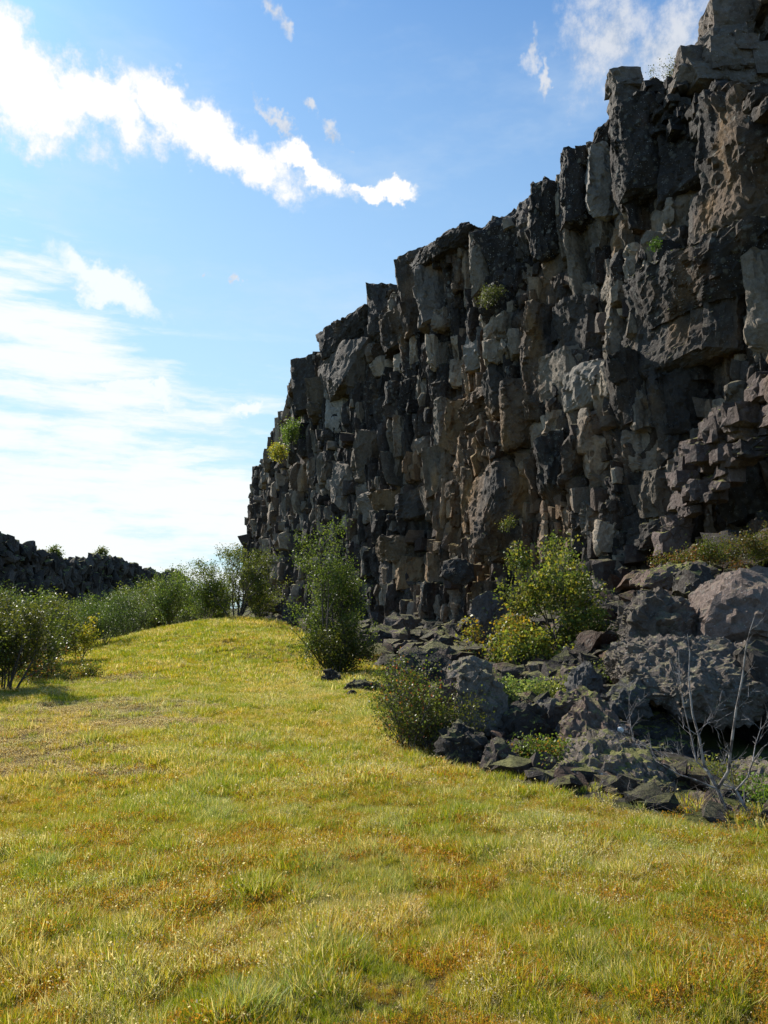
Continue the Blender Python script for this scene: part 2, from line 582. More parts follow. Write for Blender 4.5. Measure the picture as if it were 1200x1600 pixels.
BROWN = [(-4.5, 11.8, 1.5, 1.3), (-3.9, 13.2, 1.3, 0.7), (-4.0, 9.6, 1.0, 0.5), (-5.0, 10.0, 1.0, 0.7), (-5.9, 17.6, 1.0, 1.2), (-3.2, 11.5, 0.8, 0.4), (-3.4, 8.4, 1.1, 0.4), (-4.6, 8.9, 1.0, 0.5)]


def build_ground():
    nu, nv = 330, 400
    s = np.linspace(-1, 1, nu)
    xs = np.sinh(s * 7.2) / math.sinh(7.2) * 2600 + s * 26
    t = np.linspace(-0.62, 1, nv)
    ys = np.sinh(t * 7.0) / math.sinh(7.0) * 3000 + t * 44 + 8
    X, Y = np.meshgrid(xs, ys)
    Z = gz(X, Y)
    v = np.stack([X, Y, Z], -1).reshape(-1, 3)
    i = np.arange(nu * nv).reshape(nv, nu)
    f = np.stack([i[:-1, :-1], i[:-1, 1:], i[1:, 1:], i[1:, :-1]], -1).reshape(-1, 4)
    ed = edge_dist(v[:, 0], v[:, 1])
    tal = np.clip(ed / 0.5 + 0.5, 0, 1) * (np.hypot(v[:, 0], v[:, 1] - 40) < 100)
    m = bpy.data.materials.new('ground'); m.use_nodes = True
    T = NT(m.node_tree)
    b = T.n['Principled BSDF']; b.inputs['Roughness'].default_value = 0.95
    b.inputs['Specular IOR Level'].default_value = 0.15
    P = T.node('ShaderNodeNewGeometry').outputs['Position']
    a = T.noise(P, 0.5, 5, 0.65); c2 = T.noise(P, 9, 6, 0.7); c3 = T.noise(P, 2.2, 5, 0.7)
    g = T.mix(T.mapr(c2, 0.35, 0.65), (0.04, 0.035, 0.010), (0.13, 0.12, 0.022))
    g = T.mix(T.mapr(c3, 0.5, 0.7, 0, 0.7), g, (0.13, 0.085, 0.03))
    g = T.mix(T.attr('bare', 'Fac'), g, T.mix(T.mapr(c2, 0.35, 0.65), (0.035, 0.022, 0.013), (0.10, 0.07, 0.042)))
    rk = T.mix(T.mapr(c2, 0.35, 0.65), (0.022, 0.018, 0.014), (0.075, 0.066, 0.055))
    rk = T.mix(T.mapr(a, 0.44, 0.56, 0, 0.85), rk, (0.08, 0.09, 0.016))
    T.link(T.mix(T.attr('talus', 'Fac'), g, rk), b.inputs['Base Color'])
    bu = T.node('ShaderNodeBump'); bu.inputs['Distance'].default_value = 0.06
    T.link(T.noise(P, 14, 6, 0.7), bu.inputs['Height']); T.link(bu.outputs[0], b.inputs['Normal'])
    bare = np.zeros(len(v))
    for cx, cy, ax, ay in BROWN:
        bare = np.maximum(bare, np.clip(1.5 - np.hypot((v[:, 0] - cx) / ax, (v[:, 1] - cy) / ay), 0, 1))
    me = new_mesh('ground', v, f, m, extra={'talus': tal, 'bare': bare}, smooth=True)
    link('ground', me, kind='structure', label='rolling meadow ground that rises into dark talus below the cliff')


build_ground()


# ------------------------------------------------------------------ fractured rock engine
def refine(V, F, B, L, rounds=6):
    """split the edges longer than L[block] until none is left; V verts, F tris, B block of each tri"""
    VB = np.zeros(len(V), np.int64); VB[F.ravel()] = np.repeat(B, 3)
    for _ in range(rounds):
        E = np.sort(np.concatenate([F[:, [0, 1]], F[:, [1, 2]], F[:, [2, 0]]]), axis=1)
        key = E[:, 0].astype(np.int64) * (len(V) + 1) + E[:, 1]
        uk, inv = np.unique(key, return_inverse=True)
        ua, ub = uk // (len(V) + 1), uk % (len(V) + 1)
        ln = np.linalg.norm(V[ua] - V[ub], axis=1)
        sp = ln > L[VB[ua]] * 1.35
        if not sp.any(): break
        idx = np.full(len(uk), -1); idx[sp] = len(V) + np.arange(sp.sum())
        V = np.vstack([V, 0.5 * (V[ua[sp]] + V[ub[sp]])])
        VB = np.concatenate([VB, VB[ua[sp]]])
        m = idx[inv].reshape(3, -1).T
        out, ob = [], []
        code = (m[:, 0] >= 0) * 1 + (m[:, 1] >= 0) * 2 + (m[:, 2] >= 0) * 4
        for c in range(8):
            s = code == c
            if not s.any(): continue
            f, mm, bb = F[s], m[s], B[s]
            if c == 0:
                out.append(f); ob.append(bb); continue
            if c == 7:
                a, b_, d = f.T; x, y, z = mm.T
                for t in ((a, x, z), (x, b_, y), (z, y, d), (x, y, z)):
                    out.append(np.stack(t, 1)); ob.append(bb)
                continue
            if c in (1, 2, 4):
                r = {1: 0, 2: 1, 4: 2}[c]
                f = np.roll(f, -r, axis=1); mm = np.roll(mm, -r, axis=1)
                a, b_, d = f.T; x = mm[:, 0]
                for t in ((a, x, d), (x, b_, d)):
                    out.append(np.stack(t, 1)); ob.append(bb)
                continue
            r = {3: 0, 6: 1, 5: 2}[c]      # the edges 0 and 1 are split after the roll
            f = np.roll(f, -r, axis=1); mm = np.roll(mm, -r, axis=1)
            a, b_, d = f.T; x, y = mm[:, 0], mm[:, 1]
            for t in ((x, b_, y), (a, x, y), (a, y, d)):
                out.append(np.stack(t, 1)); ob.append(bb)
        F = np.concatenate(out); B = np.concatenate(ob)
    return V, F, B, VB


def hull(pts):
    bm = bmesh.new()
    vs = [bm.verts.new(p) for p in pts]
    bmesh.ops.convex_hull(bm, input=vs)
    bm.verts.index_update()
    keep = {}
    f = []
    for face in bm.faces:
        f.append([keep.setdefault(v.index, len(keep)) for v in face.verts])
    P = np.zeros((len(keep), 3))
    bm.verts.ensure_lookup_table()
    for k, i in keep.items():
        P[i] = bm.verts[k].co
    bm.free()
    return P, np.array([q[:3] for q in f])


class Rocks:
    def __init__(s):
        s.V, s.F, s.B, s.meta, s.nv = [], [], [], [], 0

    def add(s, pts, tint=(0.06, 0.055, 0.05), L=0.3, amp=0.05, scoop=0.05, scale=1.0, lichen=0.4, moss=0.0, stretch=2.2):
        P, F = hull(pts)
        s.V.append(P); s.F.append(F + s.nv); s.B.append(np.full(len(F), len(s.meta)))
        s.nv += len(P)
        s.meta.append((*tint, L, amp, scoop, scale, lichen, moss, stretch))
        return len(s.meta) - 1

    def build(s, seed=0, color=None):
        V = np.vstack(s.V); F = np.vstack(s.F); B = np.concatenate(s.B); M = np.array(s.meta)
        V, F, B, VB = refine(V, F, B, M[:, 3])
        N = np.zeros_like(V)
        fn = np.cross(V[F[:, 1]] - V[F[:, 0]], V[F[:, 2]] - V[F[:, 0]])
        for k in range(3):
            for c in range(3):
                N[:, c] += np.bincount(F[:, k], fn[:, c], len(V))
        N /= np.linalg.norm(N, axis=1)[:, None] + 1e-9
        m = M[VB]
        sc = m[:, 6:7]
        off = (VB[:, None] * np.array([[7.31, 3.17, 5.77]])) % 113
        p = (V + off) / sc
        ps = p.copy(); ps[:, 2] /= m[:, 9]
        d = m[:, 4] * 0.8 * fbm(p * 2.4, 4, seed, 0.65) + m[:, 5] * ((worley(ps * 1.2, seed + 5) ** 2 - 0.33) * 0.35 + 0.95 * chips(ps * 1.7, seed + 6) + 0.36 * chips(p * 4.7, seed + 7))
        V = V + N * d[:, None]
        # a low shear noise so that long edges are not ruled lines
        for c in range(3):
            V[:, c] += m[:, 4] * 0.8 * vnoise(p * 1.1 + 40 + 9 * c, seed + 11 + c)
        o = np.argsort(B, kind='stable')
        s.V_, s.F_, s.B_, s.VB_, s.M_ = V, F[o], B[o], VB, M
        s.C_ = m[:, :3] if color is None else color(V, m[:, :3])
        return s

    def emit(s, ids, name, mat, parent=None, center=None, sharp=R(25), props=None, loc_at=None):
        """one object from the blocks ids"""
        ids = np.asarray(ids)
        sel = np.zeros(len(s.M_), bool); sel[ids] = True
        if len(ids) < 40:
            fs = []
            for i in ids:
                a, b = np.searchsorted(s.B_, [i, i + 1]); fs.append(s.F_[a:b])
            F = np.vstack(fs)
        else:
            F = s.F_[sel[s.B_]]
        vi, inv = np.unique(F, return_inverse=True)
        V = s.V_[vi]; F = inv.reshape(-1, 3)
        c = V.mean(0) if center is None else np.asarray(center)
        if center == 'base':
            pass
        m = s.M_[s.VB_[vi]]
        me = new_mesh(name, V - c, F, mat, colors=s.C_[vi], extra={'lichen': m[:, 7], 'moss': m[:, 8]}, smooth=True, sharp=sharp)
        return link(name, me, parent, tuple(c), **(props or {}))


# ------------------------------------------------------------------ the cliff
def butt(u, z):
    """large relief of the face: buttresses and bays, overhanging bands"""
    u = np.atleast_1d(u); z = np.atleast_1d(z)
    a = 1.1 * n2(u * 0.17 + 3, z * 0.05, 71, 2)
    b = 0.75 * n2(u * 0.42, z * 0.16, 72, 2)
    saw = (u * 0.23 + 0.25 * n1(z * 0.3, 4)) % 1.0
    return a + b + 0.55 * (saw - 0.5) - 0.045 * (z - 6)


LAYER_Z = [-1.5, 0.2, 1.0, 2.9, 3.6, 4.9, 5.5, 7.6, 8.1, 9.6, 11.4, 12.0, 13.7, 16.0, 18.5, 22]
RUBBLY = {1, 3, 5, 7, 10}


def zlay(l, u):
    return LAYER_Z[l] + 0.55 * n1(np.array([u * 0.09 + 5.3 * l]), 90)[0] + 0.22 * n1(np.array([u * 0.5 + 9.1 * l]), 95)[0]


cliff = Rocks()
cliff_size = []


def tone(u, z, kind=None):
    """colour of the stone at a place on the cliff, with sunlit slivers painted in"""
    base = np.array([0.038, 0.030, 0.024]) * rng.uniform(0.5, 1.5)
    if rng.random() < 0.38: base = np.array([0.25, 0.203, 0.150]) * rng.uniform(0.35, 1.2)  # pale fresh stone; its share is raised to paint in sunlit slivers
    if rng.random() < 0.05: base = np.array([0.14, 0.098, 0.065]) * rng.uniform(0.6, 1.1)
    if kind == 'rubble':
        base = base * 0.5 + np.array([0.075, 0.052, 0.044]) * 0.5
    return base


def block(u, nf, z, w, h, depth=1.6, kind=None, tint=None, lichen=None, moss=None, shape=None, L=None, amp=None):
    """one jointed block: u along, nf outward position of its face, z its middle"""
    P0 = wpos(u); t = wtan(u); n = np.array([-t[1], t[0]])
    if shape == 'slab':
        plan = [(-0.5, -depth), (-0.5, -0.06 * w), (-0.3, 0.05 * w), (0.32, 0.03 * w), (0.5, -0.05 * w), (0.5, -depth)]
    else:
        ap = rng.uniform(-0.32, 0.32)
        s1, s2 = rng.uniform(0.25, 0.75) * w, rng.uniform(0.25, 0.75) * w
        plan = [(-0.5, -depth), (-0.5 + rng.uniform(0, .06), -min(s1, 0.9)), (ap, 0.0), (0.5 - rng.uniform(0, .06), -min(s2, 0.9)), (0.5, -depth)]
        if rng.random() < 0.6:
            ap2 = ap + rng.uniform(0.18, 0.4) * (1 if ap < 0 else -1)
            plan.append((ap2, -rng.uniform(0, 0.14) * w))
        if rng.random() < 0.35:
            plan.append((-0.44, -rng.uniform(0.1, 0.3) * w))
    pts = []
    lean_t, lean_b = rng.uniform(-0.16, 0.10) * min(h, 2), rng.uniform(-0.22, 0.08) * min(h, 2)
    tx = rng.uniform(-0.10, 0.10) * w
    roll = rng.normal(0, 0.09) if shape is None else 0.0
    levels = [(-0.5, lean_b, rng.uniform(0.82, 1.04)), (0.5, lean_t, rng.uniform(0.85, 1.04))]
    if rng.random() < 0.6:
        levels.insert(1, (rng.uniform(-0.3, 0.3), 0.04, 1.06))
    slope = rng.uniform(-0.3, 0.3) if shape is None else rng.uniform(-0.08, 0.08)
    jit = 0.06 if shape is None else 0.03
    for lv, ln, sc in levels:
        for a, b in plan:
            du = a * w * sc + tx * lv + rng.normal(0, jit) * w
            dn = (b * sc + ln if b > -depth * 0.9 else b) + rng.normal(0, jit) * w
            dz = lv * h * 1.05 + slope * du + rng.normal(0, 0.07) * min(h, w * 1.3)
            du += roll * lv * h
            q = P0 + t * du + n * (nf + dn)
            pts.append((q[0], q[1], z + dz))
    dist = P0[1]
    if kind == 'rubble':
        i = cliff.add(pts, tone(u, z, 'rubble') if tint is None else tint, 0.30 if dist < 36 else 0.5, 0.05, 0.03, 0.5, 0.25 if lichen is None else lichen, 0.2 if moss is None else moss, 1.0)
    else:
        near = dist < 38
        LL = (0.125 if near else 0.18 if dist < 52 else 0.30) if L is None else L
        i = cliff.add(pts, tone(u, z) if tint is None else tint, LL, (0.055 if amp is None else amp), 0.14 if w > 0.5 else 0.07, 0.85 if w > 0.5 else 0.55,
                      (0.25 + 0.7 * max(0, min(1, (z - 8) / 8)) * (rng.random() < 0.7)) if lichen is None else lichen, (0.35 if z < 6 else 0.15) if moss is None else moss, 2.6)
    cliff_size.append(w * h / dist ** 2 if kind != 'outcrop' else 0)
    return i


# large blocks one can point at: x0, y0, x1, y1 on the face, protrusion, tint, shape, lichen, moss
DARK = (0.024, 0.020, 0.017); GREY = (0.052, 0.043, 0.035); PALE = (0.22, 0.18, 0.135); TAN = (0.20, 0.155, 0.105); OCH = (0.27, 0.16, 0.06); REDD = (0.12, 0.06, 0.042)  # the pale tints also put sunlight into the colour of sun-catching faces
BIG = [
    (985, 392, 1180, 475, 1.35, DARK, 'slab', 0.6, 1.0), (958, 478, 1150, 566, 1.0, GREY, 'slab', 0.25, 0.3), (1150, 400, 1205, 560, 0.9, PALE, None, 0.2, 0.2), (940, 480, 965, 580, 0.9, PALE, None, .2, 0),
    (898, 225, 942, 330, 0.9, (0.30, 0.275, 0.24), None, 0.2, 0), (942, 175, 1010, 300, 1.35, DARK, None, 0.7, 0), (1005, 165, 1100, 290, 1.2, DARK, None, 0.5, 0), (1095, 150, 1200, 300, 1.1, DARK, 'slab', 0.6, 0),
    (985, 300, 1075, 385, 0.15, PALE, None, 0.15, 0), (1080, 290, 1190, 380, 0.6, GREY, 'slab', 0.2, 0), (950, 330, 990, 400, -0.2, TAN, None, 0, 0),
    (818, 682, 888, 788, 1.0, DARK, None, 0.5, 0.2), (840, 545, 905, 628, 0.35, PALE, 'slab', 0.1, 0), (885, 575, 955, 628, 0.4, (0.25, 0.22, 0.18), 'slab', 0.1, 0), (800, 545, 845, 640, 0.75, GREY, None, 0.2, 0),
    (880, 470, 935, 570, -0.1, GREY, 'slab', 0.1, 0), (865, 610, 905, 690, 0.55, TAN, None, 0.1, 0), (903, 640, 935, 700, 0.6, PALE, None, 0.1, 0),
    (955, 575, 982, 665, 0.7, GREY, None, 0.1, 0), (980, 575, 1005, 665, 0.75, PALE, None, 0.1, 0), (1004, 578, 1030, 660, 0.7, GREY, None, 0.1, 0), (1030, 580, 1075, 660, 0.6, DARK, None, 0.1, 0),
    (920, 665, 975, 745, 0.8, GREY, None, 0.2, 0), (972, 662, 1016, 735, 0.7, PALE, None, 0.1, 0), (1020, 655, 1065, 715, 0.55, GREY, None, 0.2, 0), (1070, 665, 1120, 745, 0.8, TAN, None, 0.2, 0), (1035, 700, 1075, 790, 0.9, PALE, None, 0.2, 0.1),
    (990, 735, 1040, 800, 0.8, TAN, None, 0.1, 0.1), (940, 745, 990, 800, 0.9, DARK, None, 0.4, 0.2), (1115, 720, 1195, 800, 1.2, GREY, None, 0.5, 0.7),
    (726, 346, 792, 430, 0.7, DARK, None, 1.0, 0), (735, 385, 755, 450, 1.0, PALE, None, 0.3, 0), (795, 312, 830, 395, 0.5, GREY, None, 0.8, 0), (830, 285, 862, 390, 0.7, DARK, None, 1.0, 0), (866, 226, 900, 345, 0.8, DARK, None, 0.9, 0),
    (645, 375, 725, 400, 0.6, DARK, 'slab', 0.4, 0), (608, 402, 650, 470, 0.6, GREY, None, 0.4, 0), (640, 420, 672, 500, 0.7, (0.13, 0.11, 0.09), None, 0.2, 0), (565, 450, 608, 545, 0.75, GREY, None, 0.5, 0),
    (590, 485, 650, 530, 0.3, DARK, 'slab', 0.2, 0), (505, 500, 560, 545, 0.9, DARK, None, 0.4, 0), (492, 555, 562, 620, 0.5, (0.10, 0.083, 0.066), 'slab', 0.2, 0), (495, 615, 520, 665, 0.7, (0.3, 0.27, 0.23), None, 0, 0),
    (478, 600, 498, 650, 0.7, TAN, None, 0, 0), (455, 565, 480, 640, 0.7, GREY, None, 0.3, 0), (718, 520, 748, 572, 0.75, (0.28, 0.26, 0.23), None, 0.1, 0), (690, 625, 720, 690, 0.5, OCH, None, 0, 0), (700, 680, 725, 740, 0.6, TAN, None, 0, 0),
    (660, 700, 695, 760, 0.4, TAN, None, 0, 0), (575, 770, 608, 815, 0.4, OCH, None, 0, 0), (560, 775, 580, 812, 0.5, PALE, None, 0, 0), (608, 770, 645, 812, 0.4, GREY, None, 0, 0), (645, 760, 685, 810, 0.5, TAN, None, 0, 0),
    (575, 838, 632, 875, 0.6, (0.2, 0.13, 0.06), None, 0.1, 0), (565, 875, 612, 925, 0.3, GREY, None, 0.1, 0), (612, 872, 640, 920, 0.3, OCH, None, 0, 0), (640, 865, 690, 925, 0.5, TAN, None, 0, 0),
    (725, 730, 800, 840, 0.9, GREY, None, 0.2, 0), (775, 595, 812, 690, 0.8, GREY, None, 0.2, 0), (745, 560, 785, 640, 0.6, GREY, None, 0.1, 0), (535, 680, 562, 760, 0.45, TAN, None, 0, 0), (515, 725, 535, 785, 0.7, PALE, None, 0, 0),
]
rects = []
for (x0, y0, x1, y1, pr, ti, shp, li, mo) in BIG:
    uc, zc = hit((x0 + x1) / 2, (y0 + y1) / 2)
    nf = float(butt(uc, zc)[0]) * 0.55 + pr * 0.6
    ua, _ = hit(x1, y1, nf - 0.15); ub, _ = hit(x0, y1, nf - 0.15)
    uc = 0.5 * (ua + ub)
    _, za = hit((x0 + x1) / 2, y1, nf); _, zb = hit((x0 + x1) / 2, y0, nf)
    # the face stands proud of the surface: shift the joint window towards the camera's line of sight
    w = max(0.45, ub - ua); h = zb - za; zc = 0.5 * (za + zb)
    ti = np.array(ti) * (0.75 if ti[0] < ti[2] * 1.7 else 0.4) + np.array(GREY) * (0.25 if ti[0] < ti[2] * 1.7 else 0.6)
    block(uc, nf, zc, w * 1.06, h * 1.02, 2.2, None, np.array(ti) * rng.uniform(0.9, 1.1), li, mo, shp)
    rects.append((ua, ub, za, zb))
rects = np.array(rects)


def taken(u, z, w=0.0, h=0.0):
    return bool(np.any((u > rects[:, 0] + 0.12 * w) & (u < rects[:, 1] - 0.12 * w) & (z > rects[:, 2] + 0.1 * h) & (z < rects[:, 3] - 0.1 * h)))


for l in range(len(LAYER_Z) - 1):
    u = 1.0
    rub = l in RUBBLY
    while u < UMAX - 1:
        big = 1.0 + 0.25 * (u < 22) + 0.25 * (l > 10)
        w = float(np.clip(rng.lognormal(-0.80, 0.55), 0.22, 2.6)) * big
        if u > 72: w *= 1.6
        if rub: w = rng.uniform(0.3, 0.75) * (1 if u < 45 else 1.7)
        uc = u + w / 2
        u += w
        zb, zt = zlay(l, uc), zlay(l + 1, uc)
        H = float(rim(uc))
        foot = gz1(*(wpos(uc) + np.array([-0.9, -0.3]))) - 0.6
        if zb > H - 0.45 or zt < foot: continue
        if zt > H - 0.5: zt = H + rng.uniform(-0.12, 0.1)
        segs = [(zb, zt)]
        h = zt - zb
        if rub:
            k = max(1, int(round(h / rng.uniform(0.3, 0.5))))
            segs = [(zb + h * i / k, zb + h * (i + 1) / k) for i in range(k)]
        elif h > 1.0 and rng.random() < 0.62:
            f = rng.uniform(0.3, 0.7)
            segs = [(zb, zb + f * h), (zb + f * h, zt)]
        elif h > 2.0:
            f = rng.uniform(0.25, 0.4); g2 = rng.uniform(0.6, 0.75)
            segs = [(zb, zb + f * h), (zb + f * h, zb + g2 * h), (zb + g2 * h, zt)] if rng.random() < 0.3 else segs
        for a, b in segs:
            zc = 0.5 * (a + b)
            if taken(uc, zc, w, b - a): continue
            nf = float(butt(uc, zc)[0]) + 0.42 * float(n2(uc * 1.15, zc * 0.16, 75, 2)[0]) + rng.normal(0, 0.2) + (0.35 if rng.random() < 0.06 else 0) - (0.2 if rub else 0)
            if zc > H - 1.6: nf = nf * 0.6 + 0.1
            block(uc + rng.normal(0, 0.04), nf, zc, w * 1.25, (b - a) * (1.12 if not rub else 1.3), 1.6 if not rub else 0.9, 'rubble' if rub else None)

# crumbling stones along the rim
for _ in range(520):
    uc = rng.uniform(4, UMAX - 5)
    w = float(np.clip(rng.lognormal(-1.1, 0.45), 0.14, 0.9)); h = w * rng.uniform(0.5, 1.1)
    zc = float(rim(uc)) + rng.uniform(-0.5, 0.12)
    block(uc, float(butt(uc, zc)[0]) * 0.6 + rng.uniform(-0.9, 0.25), zc, w, h, w, 'rubble', tone(uc, zc), 0.6)
# shards and splinters lodged in the joints
for _ in range(2600):
    uc = rng.uniform(3, UMAX - 6)
    H = float(rim(uc)); zc = rng.uniform(-0.5, H - 0.3)
    if zc < gz1(*(wpos(uc) + np.array([-0.9, -0.3]))) - 0.3: continue
    if taken(uc, zc) and rng.random() < 0.8: continue
    w = float(np.clip(rng.lognormal(-1.2, 0.4), 0.12, 0.7)); h = w * rng.uniform(0.7, 2.6)
    nf = float(butt(uc, zc)[0]) + 0.42 * float(n2(uc * 1.15, zc * 0.16, 75, 2)[0]) - rng.uniform(0.0, 0.22)
    block(uc, nf, zc, w, h, 0.9, 'rubble', tone(uc, zc) * rng.uniform(0.7, 1.5))

# the pinnacle on the rim
def loose(x0, y0, x1, y1, depth, thick, tint, li=0.4, mo=0.2, kind='outcrop', L=0.14, k=14, amp=0.07):
    a = at(x0, y1, depth); b = at(x1, y0, depth)
    c = 0.5 * (a + b); hw, hh = (b[0] - a[0]) / 2, (b[2] - a[2]) / 2
    pts = []
    for sx in (-1, 1):
        for sy in (-1, 1):
            for sz in (-1, 1):
                q = rng.uniform(0.62, 1.05, 3)
                pts.append((c[0] + sx * q[0] * hw, c[1] + sy * q[1] * thick, c[2] + sz * q[2] * hh))
    for _ in range(4):
        v = rng.normal(size=3); v /= np.max(np.abs(v))
        pts.append((c[0] + v[0] * hw, c[1] + v[1] * thick, c[2] + v[2] * hh))
    i = cliff.add(pts, np.array(tint), L, amp, 0.09, 0.7, li, mo, 1.3)
    cliff_size.append(hw * hh * 4 / depth ** 2)
    return i


loose(949, 117, 1001, 150, 27.0, 0.6, (0.13, 0.108, 0.088), 0.5, 0, amp=0.05)
loose(952, 136, 996, 178, 27.0, 0.6, (0.10, 0.084, 0.07), 0.5, 0, amp=0.05)
# the outcrop that stands back above the rim
OUT = [(1040, 128, 1082, 160, 25), (1062, 108, 1110, 150, 25.5), (1085, 72, 1150, 140, 26), (1098, 42, 1140, 95, 27), (1120, -10, 1190, 90, 27.5), (1110, 80, 1180, 150, 25.5), (1160, 30, 1235, 150, 26), (1128, -60, 1220, 40, 28.5),
       (1190, -40, 1290, 130, 27), (1150, -120, 1260, 0, 29.5), (1060, 120, 1200, 165, 24.8), (1220, -150, 1360, 60, 29), (1250, 20, 1400, 150, 26)]
for (a, b, c, d_, e) in OUT:
    loose(a, b, c, d_, e, 1.2, np.array((0.135, 0.108, 0.085)) * rng.uniform(0.75, 1.15), 0.5, 0.1, k=20)
for _ in range(26):
    x = rng.uniform(1070, 1230); y = rng.uniform(-10, 140)
    if y < 150 - (x - 1040) * 1.1: continue
    s = rng.uniform(14, 34)
    loose(x - s, y - s * .8, x + s, y + s, rng.uniform(24.3, 25.4), 0.8, np.array((0.12, 0.096, 0.076)) * rng.uniform(0.6, 1.2), 0.5, 0.1)
# broken stones in the overhang band of the rim, rubble ledge at the far right
for _ in range(90):
    x = rng.uniform(1000, 1290); y = rng.uniform(138, 210)
    s = rng.uniform(6, 16)
    loose(x - s, y - s * .7, x + s, y + s * .7, np.interp(x, [1000, 1200, 1300], [25.8, 20.6, 18.5]) + rng.uniform(-.2, .5), 0.35, np.array(DARK) * rng.uniform(0.7, 1.8), 0.4, 0)
for _ in range(80):
    x = rng.uniform(1050, 1290); y = 790 - (x - 1050) * 1.1 + rng.uniform(-45, 60)
    s = rng.uniform(8, 30)
    dd = np.interp(x, [1050, 1200, 1300], [23.6, 19.6, 17.8]) - rng.uniform(0, 1.1)
    loose(x - s, y - s * .7, x + s, y + s * .7, dd, 0.4, np.array((0.075, 0.055, 0.047)) * rng.uniform(0.6, 1.6), 0.3, 0.7, k=12)

def stain(V, C):
    """oxide stains and pale fresh scars that run over several blocks"""
    q = V * np.array([0.55, 0.55, 0.28])
    a = fbm(q, 4, 301, 0.6)
    u_ = np.interp(V[:, 1], WP[:250, 1], WU[:250])
    zone = np.exp(-((u_ - 25.5) / 6.0) ** 2 - ((V[:, 2] - 6.2) / 4.6) ** 2)
    k = np.clip((a + 0.62 * zone - 0.17) / 0.3, 0, 1)[:, None]
    b = fbm(V * np.array([1.3, 1.3, 0.5]) + 30, 3, 302)
    warm = np.array([[0.20, 0.125, 0.068]]) + np.clip((b - 0.1) * 3, 0, 1)[:, None] * np.array([[0.10, 0.035, -0.02]])
    C = C * (1 - 0.7 * k) + warm * 0.7 * k * (0.45 + C.mean(1, keepdims=True) * 7).clip(0.4, 1.15)
    g = fbm(V * 0.9 + 70, 3, 303)[:, None]
    return C * (1 + 0.45 * g)


cliff.build(3, stain)
cs = np.array(cliff_size)
order = np.argsort(-cs)
root = link('cliff', None, None, (float(WP[120, 0]), float(WP[120, 1]), 0.0), kind='structure', label='towering dark basalt cliff of jointed columns and blocks beside the grass', category='cliff')
rootloc = np.array(root.location)
for i in order[:300]:
    o = cliff.emit([i], 'basalt_block', M_ROCK, root)
    o.location = tuple(np.array(o.location) - rootloc)
o = cliff.emit(order[300:], 'basalt_rubble', M_ROCK, root, props={'kind': 'stuff'})
o.location = tuple(np.array(o.location) - rootloc)


def cliff_core():
    """the rock mass behind the jointed face, with its plateau"""
    us = [0.2]
    while us[-1] < UMAX - 0.3:
        us.append(us[-1] + (0.085 if us[-1] < 28 else 0.12 if us[-1] < 50 else 0.22))
    us = np.array(us)
    rows = []
    C = wpos(us); t = wtan(us); n = np.stack([-t[:, 1], t[:, 0]], 1)
    H = rim(us)
    for fz in np.linspace(0, 1, 170):
        z = -1.5 + fz * (H - 0.35 + 1.5)
        p = np.stack([us * 1.55 + 0.25 * n2(us, z, 5), z * 0.42, 0 * us + 0.5], 1)
        p2 = np.stack([us * 3.4, z * 1.5, 0 * us + 0.5], 1)
        nf = butt(us, z) + 0.42 * n2(us * 1.15, z * 0.16, 75, 2) - 0.58 + 0.34 * chips(p, 401) + 0.12 * chips(p2, 402) + 0.05 * n2(us * 6, z * 6, 403)
        nf = np.where(fz > 0.93, nf * 0.6 - 0.2, nf)
        q = C + n * nf[:, None]
        rows.append(np.column_stack([q, z]))
    for k, back in enumerate((2.0, 5.0, 9.0, 14.0)):
        q = C - n * (back + 0.8)
        zz = H - 0.3 + 0.35 * n2(us * 0.4, us * 0 + back, 14) + 0.05 * back
        rows.append(np.column_stack([q, zz]))
    q = C - n * 15
    rows.append(np.column_stack([q, np.full(len(us), -1.5)]))
    V = np.vstack(rows); nr, nc = len(rows), len(us)
    i = np.arange(nr * nc).reshape(nr, nc)
    F = np.stack([i[:-1, :-1], i[1:, :-1], i[1:, 1:], i[:-1, 1:]], -1).reshape(-1, 4)
    col = stain(V, np.tile(np.array([[0.036, 0.029, 0.023]]), (len(V), 1)) * (1 + 0.8 * fbm(V * 0.7, 3, 410))[:, None])
    me = new_mesh('rock_mass', V - rootloc, F, M_ROCK, colors=col, extra={'lichen': np.full(len(V), 0.3), 'moss': np.full(len(V), 0.4)}, smooth=True, sharp=R(25))
    link('rock_mass', me, root)


cliff_core()


